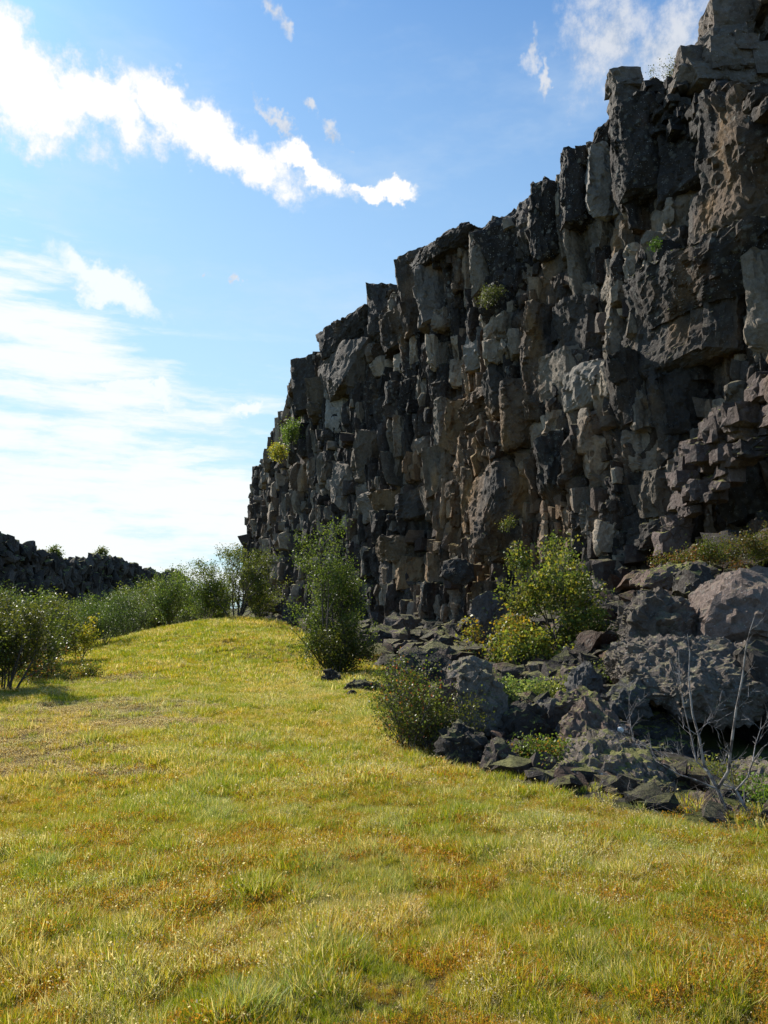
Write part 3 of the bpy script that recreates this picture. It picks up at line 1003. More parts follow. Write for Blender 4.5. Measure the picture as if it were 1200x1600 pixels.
# ------------------------------------------------------------------ far ridge on the other side of the rift
def far_ridge():
    A = np.array([-50.0, 70.0]); Bp = np.array([-37.0, 165.0])
    SR = [(-260, 720), (-120, 790), (0, 836), (14, 836), (22, 842), (45, 850), (60, 868), (80, 870), (120, 874), (150, 868), (165, 872), (178, 872), (190, 878), (205, 885), (225, 890), (240, 892), (250, 900), (262, 893), (272, 890), (282, 905), (300, 935)]
    rk = Rocks()
    d = (Bp - A) / np.linalg.norm(Bp - A); nrm = np.array([d[1], -d[0]])
    pu, pz = [], []
    for px, py in SR:
        r = ray(px, py); k = r[0] / r[1]
        s = (k * A[1] - A[0]) / (d[0] - k * d[1])
        Y = A[1] + s * d[1]
        pu.append(s); pz.append(EYE + r[2] / r[1] * Y)
    pu, pz = np.array(pu), np.array(pz)
    LEN = 110
    for u in np.arange(-25, LEN, 0.95):
        H = float(np.interp(u, pu, pz))
        z = -1.5
        while z < H:
            h = rng.uniform(0.5, 2.6)
            c = A + d * (u + rng.normal(0, .2)) + nrm * (0.9 * float(n2(u * .2, z * .25, 61, 2)[0]) + rng.normal(0, 0.3) + 0.10 * (H - z))
            zz = min(z + h / 2, H - h / 2 + rng.uniform(-.1, .35))
            w = rng.uniform(0.5, 1.9)
            pts = []
            for _ in range(11):
                v = rng.normal(size=3); v /= np.max(np.abs(v)) ** 0.7 * np.linalg.norm(v) ** 0.3
                q = c + d * v[0] * w * .75 + nrm * v[1] * 0.9
                pts.append((q[0], q[1], zz + v[2] * h * 0.62))
            rk.add(pts, np.array((0.055, 0.045, 0.037)) * rng.uniform(0.5, 1.8), 0.55, 0.16, 0.22, 0.9, 0.3, 0.85, 1.6)
            z += h * 0.85
    rk.build(8)
    rt = link('lava_ridge', None, None, tuple((*(A + d * 30), 0.0)), kind='structure', label='low dark lava ridge with ragged crest beyond the green thicket', category='ridge')
    L0 = np.array(rt.location)
    o = rk.emit(np.arange(len(rk.M_)), 'rubble', M_ROCK, rt, props={'kind': 'stuff'})
    o.location = tuple(np.array(o.location) - L0)
    us = np.linspace(-26, LEN, 150)
    rows = []
    for k, (nf, fz) in enumerate(((2.2, 0), (1.2, .3), (0.3, .6), (-0.5, 0.93), (-5, 0.97), (-14, 0.8), (-16, 0))):
        H = np.interp(us, pu, pz)
        q = A + d * us[:, None] + nrm * (nf + .4 * n2(us * .4, us * 0 + k, 17))[:, None]
        rows.append(np.column_stack([q, -1.5 + fz * (H + 1.5)]))
    V = np.vstack(rows) - L0; nr, nc = len(rows), len(us)
    i = np.arange(nr * nc).reshape(nr, nc)
    F = np.stack([i[:-1, :-1], i[:-1, 1:], i[1:, 1:], i[1:, :-1]], -1).reshape(-1, 4)
    me = new_mesh('rock_mass', V, F, M_ROCK, colors=np.tile(np.array([[0.035, 0.032, 0.03]]), (len(V), 1)), extra={'lichen': np.full(len(V), 0.2), 'moss': np.full(len(V), 0.6)})
    link('rock_mass', me, rt)
    return A, d, pu, pz


RIDGE = far_ridge()


# ------------------------------------------------------------------ boulders and talus
def blob(c, sx, sy, sz, k=16, box=0.6, rotz=0.0):
    pts = []
    cs_, sn = math.cos(rotz), math.sin(rotz)
    for _ in range(k):
        v = rng.normal(size=3)
        v /= np.max(np.abs(v)) ** box * np.linalg.norm(v) ** (1 - box)
        x, y = v[0] * sx, v[1] * sy
        pts.append((c[0] + x * cs_ - y * sn, c[1] + x * sn + y * cs_, c[2] + v[2] * sz))
    return pts


def poly_rock(outline, depth, thick, back=0.75, lean=0.0):
    """outline in photo coordinates (front face) at one distance, extruded backwards"""
    pts = []
    cx = np.mean([p[0] for p in outline]); cy = np.mean([p[1] for p in outline])
    for (x, y) in outline:
        a = at(x, y, depth)
        a[1] += (a[2] - at(cx, cy, depth)[2]) * lean + rng.normal(0, 0.03) * thick
        pts.append(tuple(a))
        b = at(cx + (x - cx) * back, cy + (y - cy) * back, depth)
        b = np.array([b[0], b[1] + thick + rng.normal(0, .08) * thick, b[2]])
        pts.append(tuple(b))
    m = at(cx + rng.normal(0, 4), cy, depth)
    pts.append((m[0], m[1] - 0.22 * thick, m[2]))
    for _ in range(5):
        x, y = outline[rng.integers(len(outline))]
        f = rng.uniform(0.35, 0.75)
        q = at(cx + (x - cx) * f, cy + (y - cy) * f, depth)
        pts.append((q[0], q[1] + (q[2] - m[2]) * lean - rng.uniform(0.05, 0.24) * thick, q[2]))
    return pts


talus = Rocks()
named = []


def boulder(outline, depth, thick, tint, li, mo, label, L=0.042, amp=0.045, scoop=0.06, lean=0.4, scale=0.28, group=None, back=0.75):
    i = talus.add(poly_rock(outline, depth, thick, back, lean), np.array(tint), L, amp, scoop, scale, li, mo, 1.0)
    named.append((i, label, group))


LG = (0.19, 0.155, 0.12); MB = (0.145, 0.098, 0.075); DK = (0.048, 0.038, 0.030)
boulder([(845, 1250), (870, 1215), (925, 1180), (975, 1160), (1030, 1175), (1060, 1225), (1075, 1275), (1000, 1285), (900, 1270)], 7.6, 1.1, (0.19, 0.15, 0.115), 0.8, 0.85, 'low sloping boulder with yellow-green moss on its pointed end at the grass edge', lean=1.5)
boulder([(880, 1160), (895, 1130), (925, 1098), (962, 1105), (980, 1140), (975, 1185), (935, 1215), (885, 1205)], 8.9, 0.8, MB, 0.5, 0.35, 'rounded brown boulder with a white blot on its shaded side', lean=0.75)
boulder([(985, 1040), (1010, 1010), (1060, 1000), (1140, 1003), (1215, 1010), (1300, 1040), (1310, 1100), (1200, 1100), (1110, 1122), (1040, 1110), (995, 1085)], 10.6, 2.2, (0.15, 0.118, 0.093), 0.95, 0.22, 'huge lichen-covered slab roofing the dark hollow behind the bare birch', L=0.045, amp=0.07, scoop=0.055, lean=1.15, scale=0.2)
boulder([(985, 1000), (995, 950), (1035, 920), (1075, 945), (1092, 985), (1085, 1012), (1030, 1030)], 12.6, 1.2, (0.12, 0.095, 0.075), 0.5, 0.2, 'coarse triangular boulder resting above the huge lichen slab', L=0.06, amp=0.11, scoop=0.09, scale=0.3)
boulder([(1100, 1003), (1112, 950), (1150, 892), (1200, 888), (1290, 900), (1310, 1010), (1200, 1030), (1130, 1012)], 12.0, 1.8, (0.18, 0.132, 0.108), 0.7, 0.1, 'great wedge boulder with white-spotted sunlit face above the slab', L=0.1, lean=0.1, amp=0.03)
boulder([(712, 1165), (708, 1100), (722, 1055), (752, 1045), (785, 1075), (800, 1130), (795, 1180), (745, 1185)], 9.9, 0.8, (0.16, 0.13, 0.10), 0.5, 0.4, 'tall upright boulder with sunlit flank behind the autumn-tinted bush', lean=0.15)
boulder([(700, 1062), (712, 1035), (740, 1028), (768, 1042), (772, 1072), (735, 1085)], 11.6, 0.6, LG, 0.8, 0.4, 'grey lichen-crusted rock capping the tall upright boulder')
boulder([(850, 1160), (848, 1100), (868, 1092), (888, 1100), (905, 1150), (900, 1175)], 10.0, 0.5, (0.12, 0.105, 0.09), 0.4, 0.2, 'narrow upright slab with pale flat face under the mossy ledge rock', lean=0.0)
boulder([(868, 1108), (880, 1092), (930, 1085), (950, 1098), (935, 1118), (885, 1120)], 9.9, 0.7, MB, 0.4, 1.0, 'moss-topped flat rock wedged above the narrow upright slab', lean=0.6)
boulder([(888, 1090), (905, 1048), (922, 1036), (938, 1062), (955, 1088), (920, 1100)], 11.4, 0.5, (0.10, 0.092, 0.085), 0.4, 0.1, 'sharp pyramid-shaped grey rock below the yellow-green rowan', lean=0.1)
boulder([(958, 1112), (972, 1080), (1000, 1060), (1018, 1085), (1015, 1118), (985, 1128)], 10.4, 0.6, (0.10, 0.09, 0.08), 0.5, 0.4, 'wedge-shaped rock leaning against the lower end of the huge slab', lean=0.2)
boulder([(752, 1215), (758, 1172), (785, 1165), (818, 1180), (822, 1215), (785, 1228)], 8.3, 0.5, (0.075, 0.055, 0.046), 0.4, 0.3, 'small reddish-brown rock with a pale crusted top beside the dark slumped boulder', lean=0.5)
boulder([(680, 1205), (690, 1150), (720, 1138), (760, 1158), (782, 1190), (770, 1215)], 8.7, 0.7, DK, 0.3, 0.3, 'dark slumped boulder under the tall upright one, beside the bush')
boulder([(600, 1075), (606, 1040), (640, 1028), (690, 1040), (712, 1070), (690, 1095), (630, 1090)], 13.2, 0.9, DK, 0.4, 0.3, 'broad dark rock directly behind the autumn-tinted bush')
boulder([(668, 1100), (676, 1072), (705, 1066), (722, 1085), (718, 1118), (690, 1125)], 11.0, 0.5, MB, 0.4, 1.0, 'squat rock with a yellow moss cap touching the upright boulder')
boulder([(532, 1102), (538, 1085), (548, 1078), (560, 1090), (564, 1103), (545, 1107)], 14.6, 0.3, DK, 0.3, 0.1, 'single small pointed rock poking out of the grass slope', L=0.05, lean=0.1)
boulder([(504, 1066), (506, 1050), (516, 1044), (528, 1052), (530, 1066)], 17.5, 0.4, DK, 0.3, 0.2, 'small dark stone at the foot of the tall birch')
boulder([(534, 1078), (545, 1067), (575, 1064), (600, 1070), (600, 1082), (560, 1084)], 16.0, 0.5, DK, 0.4, 0.5, 'flat low rock half sunk in grass above the pointed rock')
boulder([(738, 1000), (734, 955), (742, 932), (765, 922), (786, 935), (788, 965), (780, 1008), (755, 1012)], 22.0, 1.2, (0.11, 0.09, 0.078), 0.4, 0.9, 'moss-capped pillar stone standing left of the yellow-green rowan', L=0.1, lean=0.05)
boulder([(688, 900), (694, 878), (715, 868), (738, 880), (742, 905), (715, 915)], 33.0, 1.2, DK, 0.5, 0.1, 'rounded dark block jammed in the gully at the cliff foot', L=0.15, amp=0.06)
boulder([(1030, 1245), (1040, 1218), (1075, 1205), (1110, 1215), (1150, 1240), (1130, 1262), (1060, 1262)], 8.2, 0.9, MB, 0.3, 1.0, 'low mossy rock in the mouth of the hollow behind the bare birch', lean=0.8)
boulder([(1090, 1280), (1098, 1262), (1125, 1250), (1155, 1258), (1180, 1275), (1160, 1295), (1110, 1295)], 6.7, 0.4, MB, 0.5, 0.3, 'low brown rock at the foot of the bare birch', lean=0.5)
boulder([(1180, 1235), (1185, 1205), (1205, 1192), (1240, 1200), (1250, 1235), (1215, 1250)], 8.0, 0.6, LG, 0.5, 0.8, 'rounded grey rock with green moss just beyond the bare birch')
boulder([(1000, 915), (1012, 895), (1050, 880), (1100, 878), (1130, 890), (1100, 908), (1050, 922)], 16.5, 1.2, MB, 0.4, 1.0, 'long mossy ledge rock between the cliff foot and the triangular boulder', L=0.1, lean=0.8)
boulder([(1068, 925), (1072, 890), (1100, 880), (1125, 900), (1120, 935), (1095, 945)], 14.8, 0.8, DK, 0.4, 0.6, 'dark square-shouldered rock beneath the mossy ledge rock', L=0.1)
boulder([(785, 1170), (790, 1120), (820, 1102), (850, 1110), (858, 1150), (850, 1190), (810, 1200)], 9.6, 0.8, DK, 0.3, 0.4, 'black shaded boulder between the tall upright boulder and the narrow slab')
boulder([(440, 975), (443, 945), (455, 938), (470, 948), (474, 972), (458, 985)], 31.0, 0.8, DK, 0.4, 0.2, 'dark block at the top of the mound left of the tall birch', L=0.12)
boulder([(418, 955), (424, 936), (440, 932), (450, 945), (448, 962)], 34, 0.8, (0.07, 0.055, 0.05), 0.4, 0.5, 'small brown rock beside the airy willow on the mound', L=0.12)
boulder([(1180, 1010), (1230, 1000), (1290, 1020), (1330, 1120), (1320, 1280), (1240, 1290), (1215, 1220), (1200, 1120)], 10.0, 1.6, DK, 0.3, 0.3, 'dark boulder closing the far side of the hollow', L=0.12)
boulder([(960, 1180), (975, 1140), (1020, 1120), (1070, 1128), (1085, 1170), (1040, 1200)], 10.2, 0.9, (0.05, 0.043, 0.036), 0.2, 1.0, 'mossy shaded bank rock between the brown boulder and the hollow', lean=1.3)

# boulders further back one can count, grouped by where they lie
zones = [
    ('rocks behind the tall birch', 'small dark angular rock in the rubble behind the tall birch', (560, 980), (720, 1050), (17, 30), 34, (10, 30)),
    ('rocks below the rowan', 'small grey angular rock on the slope below the yellow-green rowan', (800, 1040), (1000, 1090), (11, 16), 30, (9, 26)),
    ('rocks at the far cliff foot', 'small brown rock in the talus between the willow and the tall birch', (420, 930), (500, 985), (30, 46), 24, (6, 14)),
    ('rocks under the ledge', 'small mossy rock on the talus under the mossy ledge rock', (930, 940), (1130, 1010), (14, 20), 30, (10, 30)),
    ('rocks by the upright boulder', 'small dark rock in the rubble around the tall upright boulder', (620, 1040), (880, 1170), (9.5, 14), 46, (10, 26)),
]
for grp, lab, (x0, y0), (x1, y1), (d0, d1), n, (s0, s1) in zones:
    cnt = 0; tries = 0
    while cnt < n and tries < 4000:
        tries += 1
        px, dd = rng.uniform(x0, x1), rng.uniform(d0, d1)
        p = at(px, 950, dd)
        if edge_dist(np.array([p[0]]), np.array([p[1]]))[0] < 0.25: continue
        s = rng.uniform(s0, s1) * dd / FPX
        z = gz1(p[0], p[1]) + s * 0.35
        i = talus.add(blob((p[0], p[1], z), s * rng.uniform(.8, 1.3), s, s * rng.uniform(.55, 1.0), 13, 0.6, rng.uniform(0, 3)),
                      np.array(DK) * rng.uniform(0.9, 2.4) + np.array((0.012, 0.003, 0)), max(0.07, 0.006 * dd), 0.12 * s, 0.10 * s, max(0.25, s), 0.5, rng.uniform(0.1, 0.9), 1.0)
        named.append((i, lab, grp))
        cnt += 1
n_named = len(talus.meta)
# loose rubble over the whole talus
N = 5200
cand = np.column_stack([rng.uniform(-14, 16, N * 4), rng.uniform(5, 62, N * 4)])
ed = edge_dist(cand[:, 0], cand[:, 1])
wallx = np.interp(cand[:, 1], WP[:, 1], WP[:, 0])
ok = (ed > 0.15) & (cand[:, 0] < wallx + 0.6) & (np.abs(cand[:, 0] / cand[:, 1]) < 0.62)
den = np.clip(1.2 - cand[:, 1] / 60, 0.25, 1)
ok &= rng.random(len(cand)) < den
ok &= ~((cand[:, 0] > 3.0) & (cand[:, 0] < 5.6) & (cand[:, 1] > 7.6) & (cand[:, 1] < 12))      # the hollow under the slab is open
cand = cand[ok][:N]
cz = gz(cand[:, 0], cand[:, 1])
dwall = np.interp(cand[:, 1], WP[:, 1], WP[:, 0]) - cand[:, 0]
for (x, y), z, dw in zip(cand, cz, dwall):
    s = float(np.clip(rng.lognormal(-1.75, 0.5), 0.06, 0.62)) * (1.3 if dw < 3 else 1.0)
    s = min(s, 0.035 * y - 0.09) if y < 14 else s
    talus.add(blob((x, y, z + s * 0.25), s * rng.uniform(.8, 1.4), s, s * rng.uniform(.5, .95), 10, 0.55, rng.uniform(0, 3)),
              (np.array((0.046, 0.036, 0.028)) + (np.array((0.03, 0.008, 0.0)) if rng.random() < .4 else 0)) * rng.uniform(0.5, 1.7), max(0.10, 0.009 * y), 0.14 * s, 0.12 * s, max(0.2, s), 0.4, rng.uniform(0, 0.6), 1.0)
talus.build(5)
for i, lab, grp in named:
    a, b = np.searchsorted(talus.B_, [i, i + 1])
    vi = np.unique(talus.F_[a:b]); v = talus.V_[vi]
    c = v.mean(0); c[2] = v[:, 2].min()
    ob = talus.emit([i], 'boulder' if grp is None else 'rock', M_BOULDER, None, center=tuple(c), props={'label': lab, 'category': 'boulder' if grp is None else 'rock', 'group': grp})
    if 'white blot' in lab:
        dr = ray(972, 1143); dr /= np.linalg.norm(dr)
        rel = v - np.array([0, 0, EYE]); al = rel @ dr
        off = np.linalg.norm(rel - al[:, None] * dr, axis=1)
        hitp = v[np.argmin(off * 12 + al)]
        pp, ff = hull([tuple(q) for q in (np.array(blob((0, 0, 0), 0.042, 0.02, 0.04, 26, 0.1)))])
        mw = bpy.data.materials.new('white_lichen'); mw.use_nodes = True
        bs = mw.node_tree.nodes['Principled BSDF']; bs.inputs['Base Color'].default_value = (0.62, 0.60, 0.56, 1); bs.inputs['Roughness'].default_value = 0.9
        link('lichen_patch', new_mesh('lichen_patch', pp, ff, mw), ob, tuple(hitp - c))
talus.emit(np.arange(n_named, len(talus.M_)), 'rubble', M_BOULDER, props={'kind': 'stuff', 'label': 'loose dark lava rubble covering the talus below the cliff', 'category': 'rubble'})


# ------------------------------------------------------------------ plants
def tube_mesh(lines, sides=5):
    """lines: list of (points (k,3), radii (k,))"""
    Vs, Fs, nv = [], [], 0
    ang = np.linspace(0, 2 * math.pi, sides, endpoint=False)
    for P, r in lines:
        P = np.asarray(P); r = np.asarray(r)
        t = np.gradient(P, axis=0); t /= np.linalg.norm(t, axis=1)[:, None] + 1e-9
        a = np.cross(t, np.array([0.31, 0.87, 0.39])); a /= np.linalg.norm(a, axis=1)[:, None] + 1e-9
        b = np.cross(t, a)
        ring = P[:, None] + r[:, None, None] * (a[:, None] * np.cos(ang)[None, :, None] + b[:, None] * np.sin(ang)[None, :, None])
        k = len(P)
        i = np.arange(k * sides).reshape(k, sides) + nv
        Fs.append(np.stack([i[:-1], np.roll(i[:-1], -1, 1), np.roll(i[1:], -1, 1), i[1:]], -1).reshape(-1, 4))
        Vs.append(ring.reshape(-1, 3)); nv += k * sides
    return np.vstack(Vs), np.vstack(Fs)


def grow(rg, p, d, length, rad, level, maxlev, lines, twigs, wander=0.25, up=0.15, nchild=(4, 7), cr=(0.45, 0.75), ang=(0.45, 0.95), start=0.2):
    k = 7 if level < maxlev else 5
    pts = [np.array(p, float)]
    dd = np.array(d, float); dd /= np.linalg.norm(dd)
    for i in range(k - 1):
        dd = dd + rg.normal(0, wander / 2.2, 3) + np.array([0, 0, up * 0.25])
        dd /= np.linalg.norm(dd)
        pts.append(pts[-1] + dd * length / (k - 1))
    pts = np.array(pts)
    r = rad * np.linspace(1, 0.28, k)
    lines.append((pts, r, level))
    if level >= maxlev - 1: twigs.append(pts)
    if level < maxlev:
        for _ in range(rg.integers(*nchild)):
            f = rg.uniform(start, 0.97)
            x = f * (k - 1); i = int(min(k - 2, math.floor(x)))
            q = pts[i] + (pts[i + 1] - pts[i]) * (x - i)
            td = pts[i + 1] - pts[i]; td /= np.linalg.norm(td)
            s = rg.normal(size=3); s -= s @ td * td; s /= np.linalg.norm(s)
            a = rg.uniform(*ang)
            nd = td * math.cos(a) + s * math.sin(a)
            grow(rg, q, nd, length * rg.uniform(*cr) * (1.1 - 0.55 * f), max(0.0022, rad * (1 - 0.7 * f) * 0.6), level + 1, maxlev, lines, twigs, wander, up, nchild, cr, ang, 0.15)


GREENS = [(0.085, 0.115, 0.015), (0.12, 0.145, 0.022), (0.06, 0.085, 0.014), (0.155, 0.17, 0.035)]
YELLOWS = [(0.30, 0.26, 0.03), (0.22, 0.24, 0.03), (0.36, 0.25, 0.03)]
OLIVE = [(0.11, 0.15, 0.03), (0.15, 0.17, 0.035), (0.08, 0.12, 0.025), (0.22, 0.20, 0.04)]
ORANGE = [(0.32, 0.14, 0.03), (0.26, 0.08, 0.03)]


def leaf_mesh(rg, twigs, n, size, jitter, pal, weights=None, hmax=None, name='crown'):
    tw = [t for t in twigs]
    ln = np.array([np.linalg.norm(t[-1] - t[0]) + 0.05 for t in tw])
    pick = rg.choice(len(tw), n, p=ln / ln.sum())
    c = np.zeros((n, 3))
    K = np.array([t[[0, len(t) // 2, -1]] for t in tw])[pick]
    f = rg.uniform(0.1, 1.05, n)[:, None]
    c = np.where(f < 0.5, K[:, 0] + (K[:, 1] - K[:, 0]) * f * 2, K[:, 1] + (K[:, 2] - K[:, 1]) * (f - 0.5) * 2)
    c = c + rg.normal(0, jitter, (n, 3))
    a = rg.normal(size=(n, 3)); a[:, 2] -= 0.35; a /= np.linalg.norm(a, axis=1)[:, None]
    b = np.cross(a, rg.normal(size=(n, 3))); b /= np.linalg.norm(b, axis=1)[:, None]
    nn = np.cross(a, b)
    s = size * rg.uniform(0.6, 1.25, n)[:, None]
    V = np.stack([c, c + a * s * 0.5 + b * s * 0.34 + nn * s * 0.08, c + a * s, c + a * s * 0.5 - b * s * 0.34 + nn * s * 0.08], 1).reshape(-1, 3)
    F = np.arange(n * 4).reshape(n, 4)
    pal = np.array(pal)
    w = None if weights is None else np.array(weights) / np.sum(weights)
    # colour drifts from bough to bough, then from leaf to leaf
    bough = rg.choice(len(pal), len(tw), p=w)[pick]
    own = rg.choice(len(pal), n, p=w)
    col = np.where((rg.random(n) < 0.6)[:, None], pal[bough], pal[own]) * rg.uniform(0.7, 1.25, (n, 1))
    return V, F, np.repeat(col, 4, axis=0)


def plant_meshes(seed, height, stems, lean, leaves, leaf, pal, weights=None, rad=0.02, maxlev=2, jitter=0.06, nchild=(5, 9), up=0.2, wander=0.25, cr=(0.4, 0.65), spread=0.08, ang=(0.45, 0.95), bark=None, start=0.15):
    rg = np.random.default_rng(seed)
    lines, twigs = [], []
    for s in range(stems):
        a = rg.uniform(0, 2 * math.pi); ln = rg.uniform(0, lean) if stems > 1 else rg.uniform(0, lean * 0.3)
        grow(rg, (math.cos(a) * spread * rg.random(), math.sin(a) * spread * rg.random(), -0.05), (math.cos(a) * ln, math.sin(a) * ln, 1), height * rg.uniform(0.7, 1.0) * (1 - 0.15 * ln), rad * rg.uniform(0.7, 1.1), 0, maxlev, lines, twigs, wander, up, nchild, cr, ang, start)
    V, F = tube_mesh([(p, r) for p, r, l in lines], 5)
    tr = new_mesh('trunk', V, F, bark or M_BARK, smooth=True)
    if leaves:
        V, F, c = leaf_mesh(rg, twigs, leaves, leaf, jitter, pal, weights)
        cr_ = new_mesh('crown', V, F, M_LEAF, colors=c)
    else: cr_ = None
    return tr, cr_


def place(name, label, cat, meshes, loc, scale=1.0, rz=0.0, group=None, sz=None):
    e = link(name, None, None, tuple(loc), label=label, category=cat, group=group)
    e.rotation_euler[2] = rz
    e.scale = (scale, scale, sz if sz else scale)
    link('trunk', meshes[0], e)
    if meshes[1]: link('crown', meshes[1], e)
    return e


def on_ground(px, depth):
    p = at(px, 950, depth)
    return (p[0], p[1], gz1(p[0], p[1]) - 0.02)


# the tall birch against the cliff
place('birch_tree', 'tall slender green birch standing on the mound in front of the cliff', 'tree',
      plant_meshes(11, 3.55, 8, 0.27, 19000, 0.050, GREENS + [(0.12, 0.14, 0.04)], (4, 4, 3, 2, 1), 0.035, 3, 0.085, (6, 9), 0.22, 0.2, (0.36, 0.56), 0.25, start=0.05), on_ground(522, 19.8))
place('shrub', 'low dense dark green birch growth around the foot of the tall birch', 'shrub',
      plant_meshes(12, 1.3, 14, 0.75, 8000, 0.050, GREENS, (3, 2, 4, 1), 0.015, 2, 0.08, (6, 9), 0.2, 0.25, (0.4, 0.65), 0.4, start=0.02), on_ground(535, 19.4))
# rowan and its undergrowth
place('rowan_tree', 'yellow-green rowan with open crown growing among boulders below the cliff', 'tree',
      plant_meshes(21, 2.85, 7, 0.42, 8200, 0.080, OLIVE + YELLOWS[:2], (4, 4, 2, 3, 1, 2), 0.03, 3, 0.09, (4, 7), 0.15, 0.25, (0.4, 0.62), 0.2, start=0.12), on_ground(878, 18.3))
place('shrub', 'golden-leaved shrub spreading at the foot of the rowan', 'shrub',
      plant_meshes(22, 1.3, 10, 1.0, 3600, 0.085, YELLOWS + OLIVE[:2], (3, 4, 3, 3, 2), 0.012, 2, 0.09, (4, 7), 0.2, 0.25, (0.4, 0.65), 0.5), on_ground(800, 18.2))
place('shrub', 'yellow-leaved shrub between the pillar stone and the rowan', 'shrub',
      plant_meshes(26, 1.0, 10, 1.0, 2300, 0.08, YELLOWS[:2] + OLIVE, (2, 4, 4, 4, 3, 2), 0.012, 2, 0.10, (4, 7), 0.15, 0.25, (0.4, 0.65), 0.6), on_ground(838, 17.2))
place('shrub', 'low green shrub with small leaves close behind the rowan trunk', 'shrub',
      plant_meshes(23, 0.9, 10, 0.9, 2600, 0.06, GREENS + OLIVE[:1], None, 0.01, 2, 0.08, (4, 7), 0.2, 0.25, (0.4, 0.65), 0.5), on_ground(915, 17.6))
place('shrub', 'silvery yellow-green willow cushion on the rocks below the golden shrub', 'shrub',
      plant_meshes(24, 0.42, 16, 1.1, 2600, 0.042, [(0.20, 0.22, 0.06), (0.26, 0.26, 0.08), (0.12, 0.16, 0.04)], None, 0.006, 2, 0.05, (4, 6), 0.2, 0.25, (0.4, 0.65), 0.35), np.array(at(800, 1100, 11.5)))
place('shrub', 'narrow yellow-green willow mat beside the pyramid-shaped grey rock', 'shrub',
      plant_meshes(25, 0.3, 14, 1.2, 1500, 0.04, [(0.20, 0.22, 0.05), (0.26, 0.26, 0.07)], None, 0.006, 2, 0.05, (4, 6), 0.2, 0.25, (0.4, 0.65), 0.3), np.array(at(858, 1092, 11.8)))
# autumn tinted bush at the border
place('bush', 'green bush flecked with orange leaves where the grass meets the boulders', 'bush',
      plant_meshes(31, 1.05, 13, 0.7, 7500, 0.032, GREENS + ORANGE + OLIVE[:2], (4, 4, 3, 3, 1.6, .9, 3, 3), 0.012, 2, 0.06, (6, 9), 0.25, 0.25, (0.4, 0.62), 0.35, start=0.02), on_ground(638, 9.9))
place('bush', 'small dark green bush hugging the shaded side of the orange-flecked one', 'bush',
      plant_meshes(32, 0.65, 10, 0.9, 3600, 0.032, GREENS, None, 0.008, 2, 0.05, (6, 9), 0.25, 0.25, (0.4, 0.62), 0.3), on_ground(690, 9.7))
# low plants in the gaps between the boulders
low = [plant_meshes(36 + i, 0.34, 16, 1.3, 900, 0.036, p, None, 0.004, 1, 0.05, (4, 6), 0.05, 0.3, (0.4, 0.6), 0.25) for i, p in enumerate((OLIVE, [(0.16, 0.2, 0.02), (0.11, 0.15, 0.02)], GREENS + ORANGE[:1]))]
for k, (px, d) in enumerate(((868, 8.6), (832, 8.7), (850, 8.4), (735, 12.5), (905, 12.8), (830, 12.2), (950, 13.2), (700, 14.5), (640, 15.5), (760, 15.0), (620, 18.5), (665, 20.5), (990, 15.5), (930, 16.0), (590, 22.0), (1110, 8.0), (1195, 7.0), (720, 18.0))):
    q = on_ground(px, d)
    place('low_plant', 'knee-low green plant in a gap between the boulders', 'plant', low[k % 3], (q[0], q[1], q[2] + 0.08), 0.8 + 0.05 * (k % 7), k * 1.3, 'low plants between the boulders')
# willow at the crest
place('willow_tree', 'airy willow with bare grey twig tips on the crest of the mound', 'tree',
      plant_meshes(41, 3.5, 12, 0.62, 11000, 0.066, GREENS + OLIVE[:2], (3, 3, 2, 1, 2, 2), 0.03, 3, 0.07, (5, 7), 0.2, 0.25, (0.38, 0.6), 0.25, start=0.1), on_ground(368, 32.5))
place('shrub', 'bright yellow-green shrub between the airy willow and the cliff foot', 'shrub',
      plant_meshes(42, 2.2, 10, 0.6, 3000, 0.07, [(0.17, 0.22, 0.03), (0.13, 0.18, 0.03), (0.22, 0.24, 0.04)], None, 0.02, 2, 0.08, (6, 9), 0.25), on_ground(408, 33.5))
place('shrub', 'leafy green shrub on the left flank of the airy willow', 'shrub',
      plant_meshes(43, 2.6, 10, 0.6, 8000, 0.07, GREENS, None, 0.02, 2, 0.09, (6, 9), 0.25), on_ground(322, 33.0))
place('shrub', 'pale-tipped green shrub just below the notch at the ridge end', 'shrub',
      plant_meshes(44, 2.9, 10, 0.5, 8000, 0.07, GREENS + [(0.14, 0.18, 0.06)], None, 0.02, 2, 0.09, (6, 9), 0.25), on_ground(268, 36.0))
# left foreground bush and its companions
place('birch_bush', 'dark multi-stemmed birch bush casting its shadow on the grass at the thicket front', 'bush',
      plant_meshes(51, 1.9, 9, 0.5, 10000, 0.046, GREENS + [(0.13, 0.14, 0.03)], (4, 4, 3, 1, 1), 0.024, 3, 0.06, (5, 8), 0.2, 0.25, (0.38, 0.6), 0.3, start=0.15), on_ground(12, 15.4))
place('bush', 'dense green bush filling in behind the dark birch bush with the shadow', 'bush',
      plant_meshes(55, 1.9, 10, 0.6, 9000, 0.055, GREENS, None, 0.02, 2, 0.09, (7, 10), 0.2, 0.25, (0.38, 0.6), 0.35, start=0.04), on_ground(50, 18.5))
place('bush', 'leafy olive bush cut by the picture edge beside the dark birch bush', 'bush',
      plant_meshes(56, 1.6, 10, 0.6, 7000, 0.05, GREENS + OLIVE[:1], None, 0.02, 2, 0.09, (7, 10), 0.2, 0.25, (0.38, 0.6), 0.35, start=0.04), on_ground(-45, 15.0))
place('sapling', 'small bright yellow sapling in front of the green thicket', 'tree',
      plant_meshes(52, 1.35, 5, 0.4, 1500, 0.065, [(0.34, 0.33, 0.03), (0.26, 0.30, 0.03), (0.3, 0.24, 0.03)], None, 0.012, 2, 0.07, (4, 7), 0.2), on_ground(126, 23.5))
